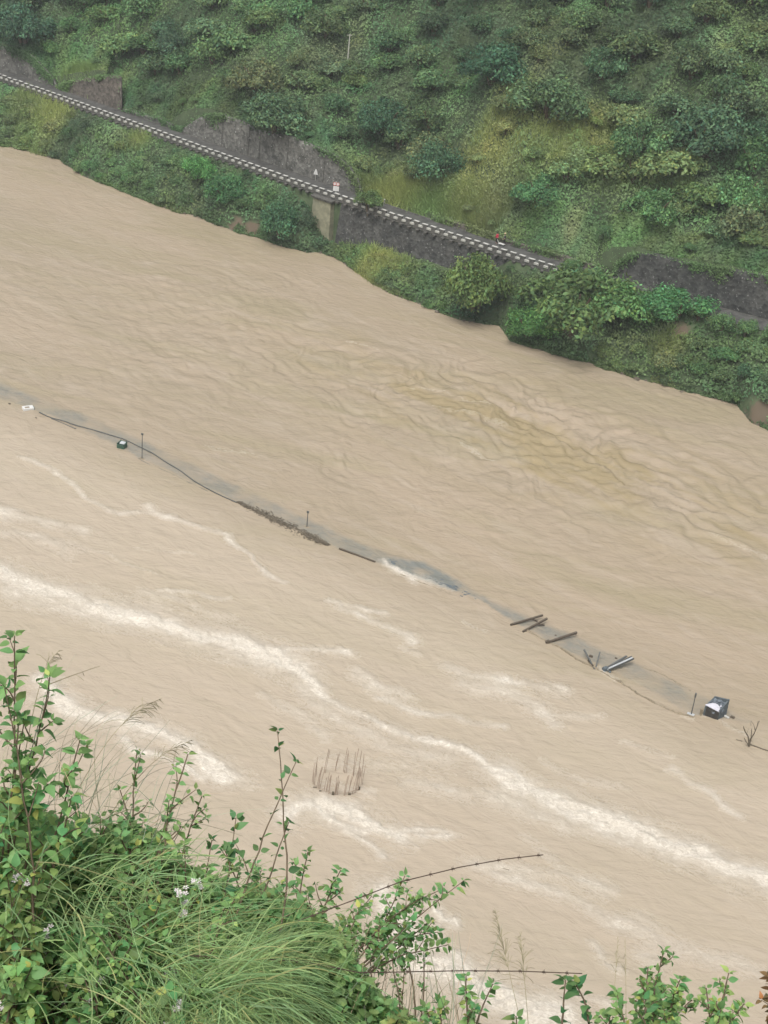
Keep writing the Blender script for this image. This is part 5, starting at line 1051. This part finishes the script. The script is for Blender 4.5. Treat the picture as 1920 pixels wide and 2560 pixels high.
blades('long_grass', [(500, 2720, 4.15, 80, 200, 5, .5, .28, .6), (450, 2390, 4.2, 75, 230, 110, .8, .24, .4), (560, 2400, 4.25, 80, 200, 105, 1.0, .24, .45), (520, 2500, 4.15, 100, 240, 130, 1.0, .22, .4), (200, 2300, 4.2, 110, 110, 60, 1.0, .26, .5), (330, 2200, 4.3, 90, 80, 80, .9, .24, .5), (380, 2480, 4.15, 60, 150, 150, .8, .22, .3), (640, 2500, 4.2, 50, 160, 130, .7, .20, .3), (500, 2340, 4.3, 80, 90, 70, .5, .30, .6), (420, 2600, 4.1, 60, 120, 20, .5, .30, .6), (300, 2480, 4.15, 90, 70, -35, .7, .30, .5), (130, 2350, 4.2, 80, 60, -10, .8, .30, .5), (90, 2180, 4.25, 80, 45, 20, .8, .30, .5), (620, 2680, 4.15, 60, 130, 25, .45, .30, .6), (260, 2200, 4.35, 80, 50, 40, .8, .28, .5), (560, 2440, 4.1, 70, 330, 65, .5, .26, .5), (690, 2380, 4.35, 60, 90, 55, .5, .22, .4), (450, 2330, 4.3, 90, 130, 50, .7, .28, .5), (560, 2560, 3.95, 60, 300, 160, .8, .16, .3)], 5, 'dense clump of long drooping pale green grass on the near bank')
blades('fine_grass', [(150, 2040, 4.4, 60, 34, 35, .5, .40, .25), (60, 1920, 4.4, 40, 16, 30, .4, .40, .3), (330, 2100, 4.5, 70, 30, 20, .5, .32, .3), (1010, 2580, 4.7, 60, 34, 5, .25, .34, .12), (1130, 2580, 4.6, 40, 20, -5, .2, .30, .1), (880, 2560, 4.6, 50, 30, 15, .3, .34, .3)], 6, 'sparse fine grass stalks poking above the near shrubs', wd_=.0009, colr=(.34, .34, .23))
# feathery seed heads
def seedhead(label, base, tip, seed, droop=.25, n_=26, L=.10):
    rg_ = np.random.default_rng(seed); base = np.array(base); tip = np.array(tip); t = empty('grass_plume', base, label, 'grass plume'); u_ = np.linspace(0, 1, 24)[:, None]
    P = base+(tip-base)*u_+np.array([0, 0, 1.])*np.linalg.norm(tip-base)*droop*np.sin(np.pi*u_)*.5; q = MB(); q.tube([Vc(p-base) for p in P], list(np.linspace(.0016, .0006, 24)), 4, False); q.build('stalk', M_STRAW, t)
    q = MB()
    for k in range(n_):
        j = 13+int(10*k/n_); p = P[j]; d = P[min(j+1, 23)]-P[j-1]; d /= np.linalg.norm(d); r_ = rg_.normal(size=3); e_ = d*.8+r_*.35; e_ /= np.linalg.norm(e_); l_ = L*rg_.uniform(.5, 1)*(1.2-k/n_); B_ = [p+e_*l_*s_+np.array([0, 0, -1])*l_*.5*s_*s_ for s_ in (0, .33, .66, 1)]
        q.tube([Vc(b_-base) for b_ in B_], [.0006, .0008, .0010, .0005], 3, False)
    q.build('plume', M_STRAW, t); return t
M_STRAW = mat('straw', (.30, .27, .17), .9)
seedhead('drooping feathery grass plume over the foam right of the tallest shrub', at(170, 2020, 4.3), at(405, 1745, 4.5), 1, .35, 34, .10)
seedhead('short feathery grass plume just right of the tallest shrub top', at(60, 1900, 4.2), at(150, 1625, 4.3), 2, .5, 20, .08)
seedhead('straight thin grass stalk pointing up right from the tallest shrub', at(100, 1720, 4.2), at(250, 1665, 4.4), 3, .02, 3, .03)
seedhead('wispy grass plume above the two upright tips', at(260, 2060, 4.5), at(480, 1850, 4.7), 4, .3, 30, .10)
seedhead('tall feathery grass plume right of the arching stems', at(1315, 2620, 4.6), at(1236, 2270, 4.7), 5, .02, 60, .10)
seedhead('second feathery grass plume leaning right beside the tall one', at(1325, 2620, 4.6), at(1300, 2330, 4.7), 8, .04, 46, .10)
seedhead('thin two branched grass plume left of the corner shrub, left stalk', at(1530, 2560, 4.5), at(1545, 2340, 4.6), 6, .03, 12, .06)
seedhead('thin grass plume left of the corner shrub, right stalk', at(1565, 2560, 4.5), at(1563, 2345, 4.6), 7, .03, 12, .05)
# barbed wires
M_WIRE = mat('rusty_wire', (.09, .065, .05), .8, 40, .3)
def barbed(label, pts, ts):
    P = [at(p[0], p[1], t_) for p, t_ in zip(pts, ts)]; org = P[0]; t = empty('barbed_wire', org, label, 'barbed wire'); Q = []
    for a_, b_ in zip(P[:-1], P[1:]): Q += [a_+(b_-a_)*k/8 for k in range(8)]
    Q.append(P[-1]); q = MB(); q.tube([Vc(p-org) for p in Q], .0017, 5); q.build('strand', M_WIRE, t); acc = 0
    for a_, b_ in zip(Q[:-1], Q[1:]):
        acc += np.linalg.norm(b_-a_)
        if acc > .07:
            acc = 0; q = MB(); d = Vc(b_-a_).normalized(); c_ = Vc(a_-org); o_ = d.orthogonal().normalized(); q.tube([c_-d*.005, c_+d*.005], .0028, 5)
            for an in (.3, 2.2, 3.9, 5.4): v_ = o_*math.cos(an)+d.cross(o_)*math.sin(an); q.tube([c_, c_+v_*.010+d*.003], [.0010, .0004], 4)
            q.build('barb', M_WIRE, t)
    return t
barbed('upper strand of barbed wire slanting up to the right over the water', [(420, 2440), (600, 2360), (720, 2312), (880, 2252), (1000, 2205), (1150, 2168), (1260, 2148), (1358, 2137)], [4.1, 4.2, 4.25, 4.35, 4.45, 4.6, 4.7, 4.8])
barbed('lower level strand of barbed wire running right from the grass clump', [(430, 2388), (600, 2394), (760, 2404), (900, 2432), (1000, 2430), (1150, 2427), (1300, 2428), (1455, 2434)], [4.0, 4.05, 4.1, 4.2, 4.3, 4.45, 4.6, 4.7])
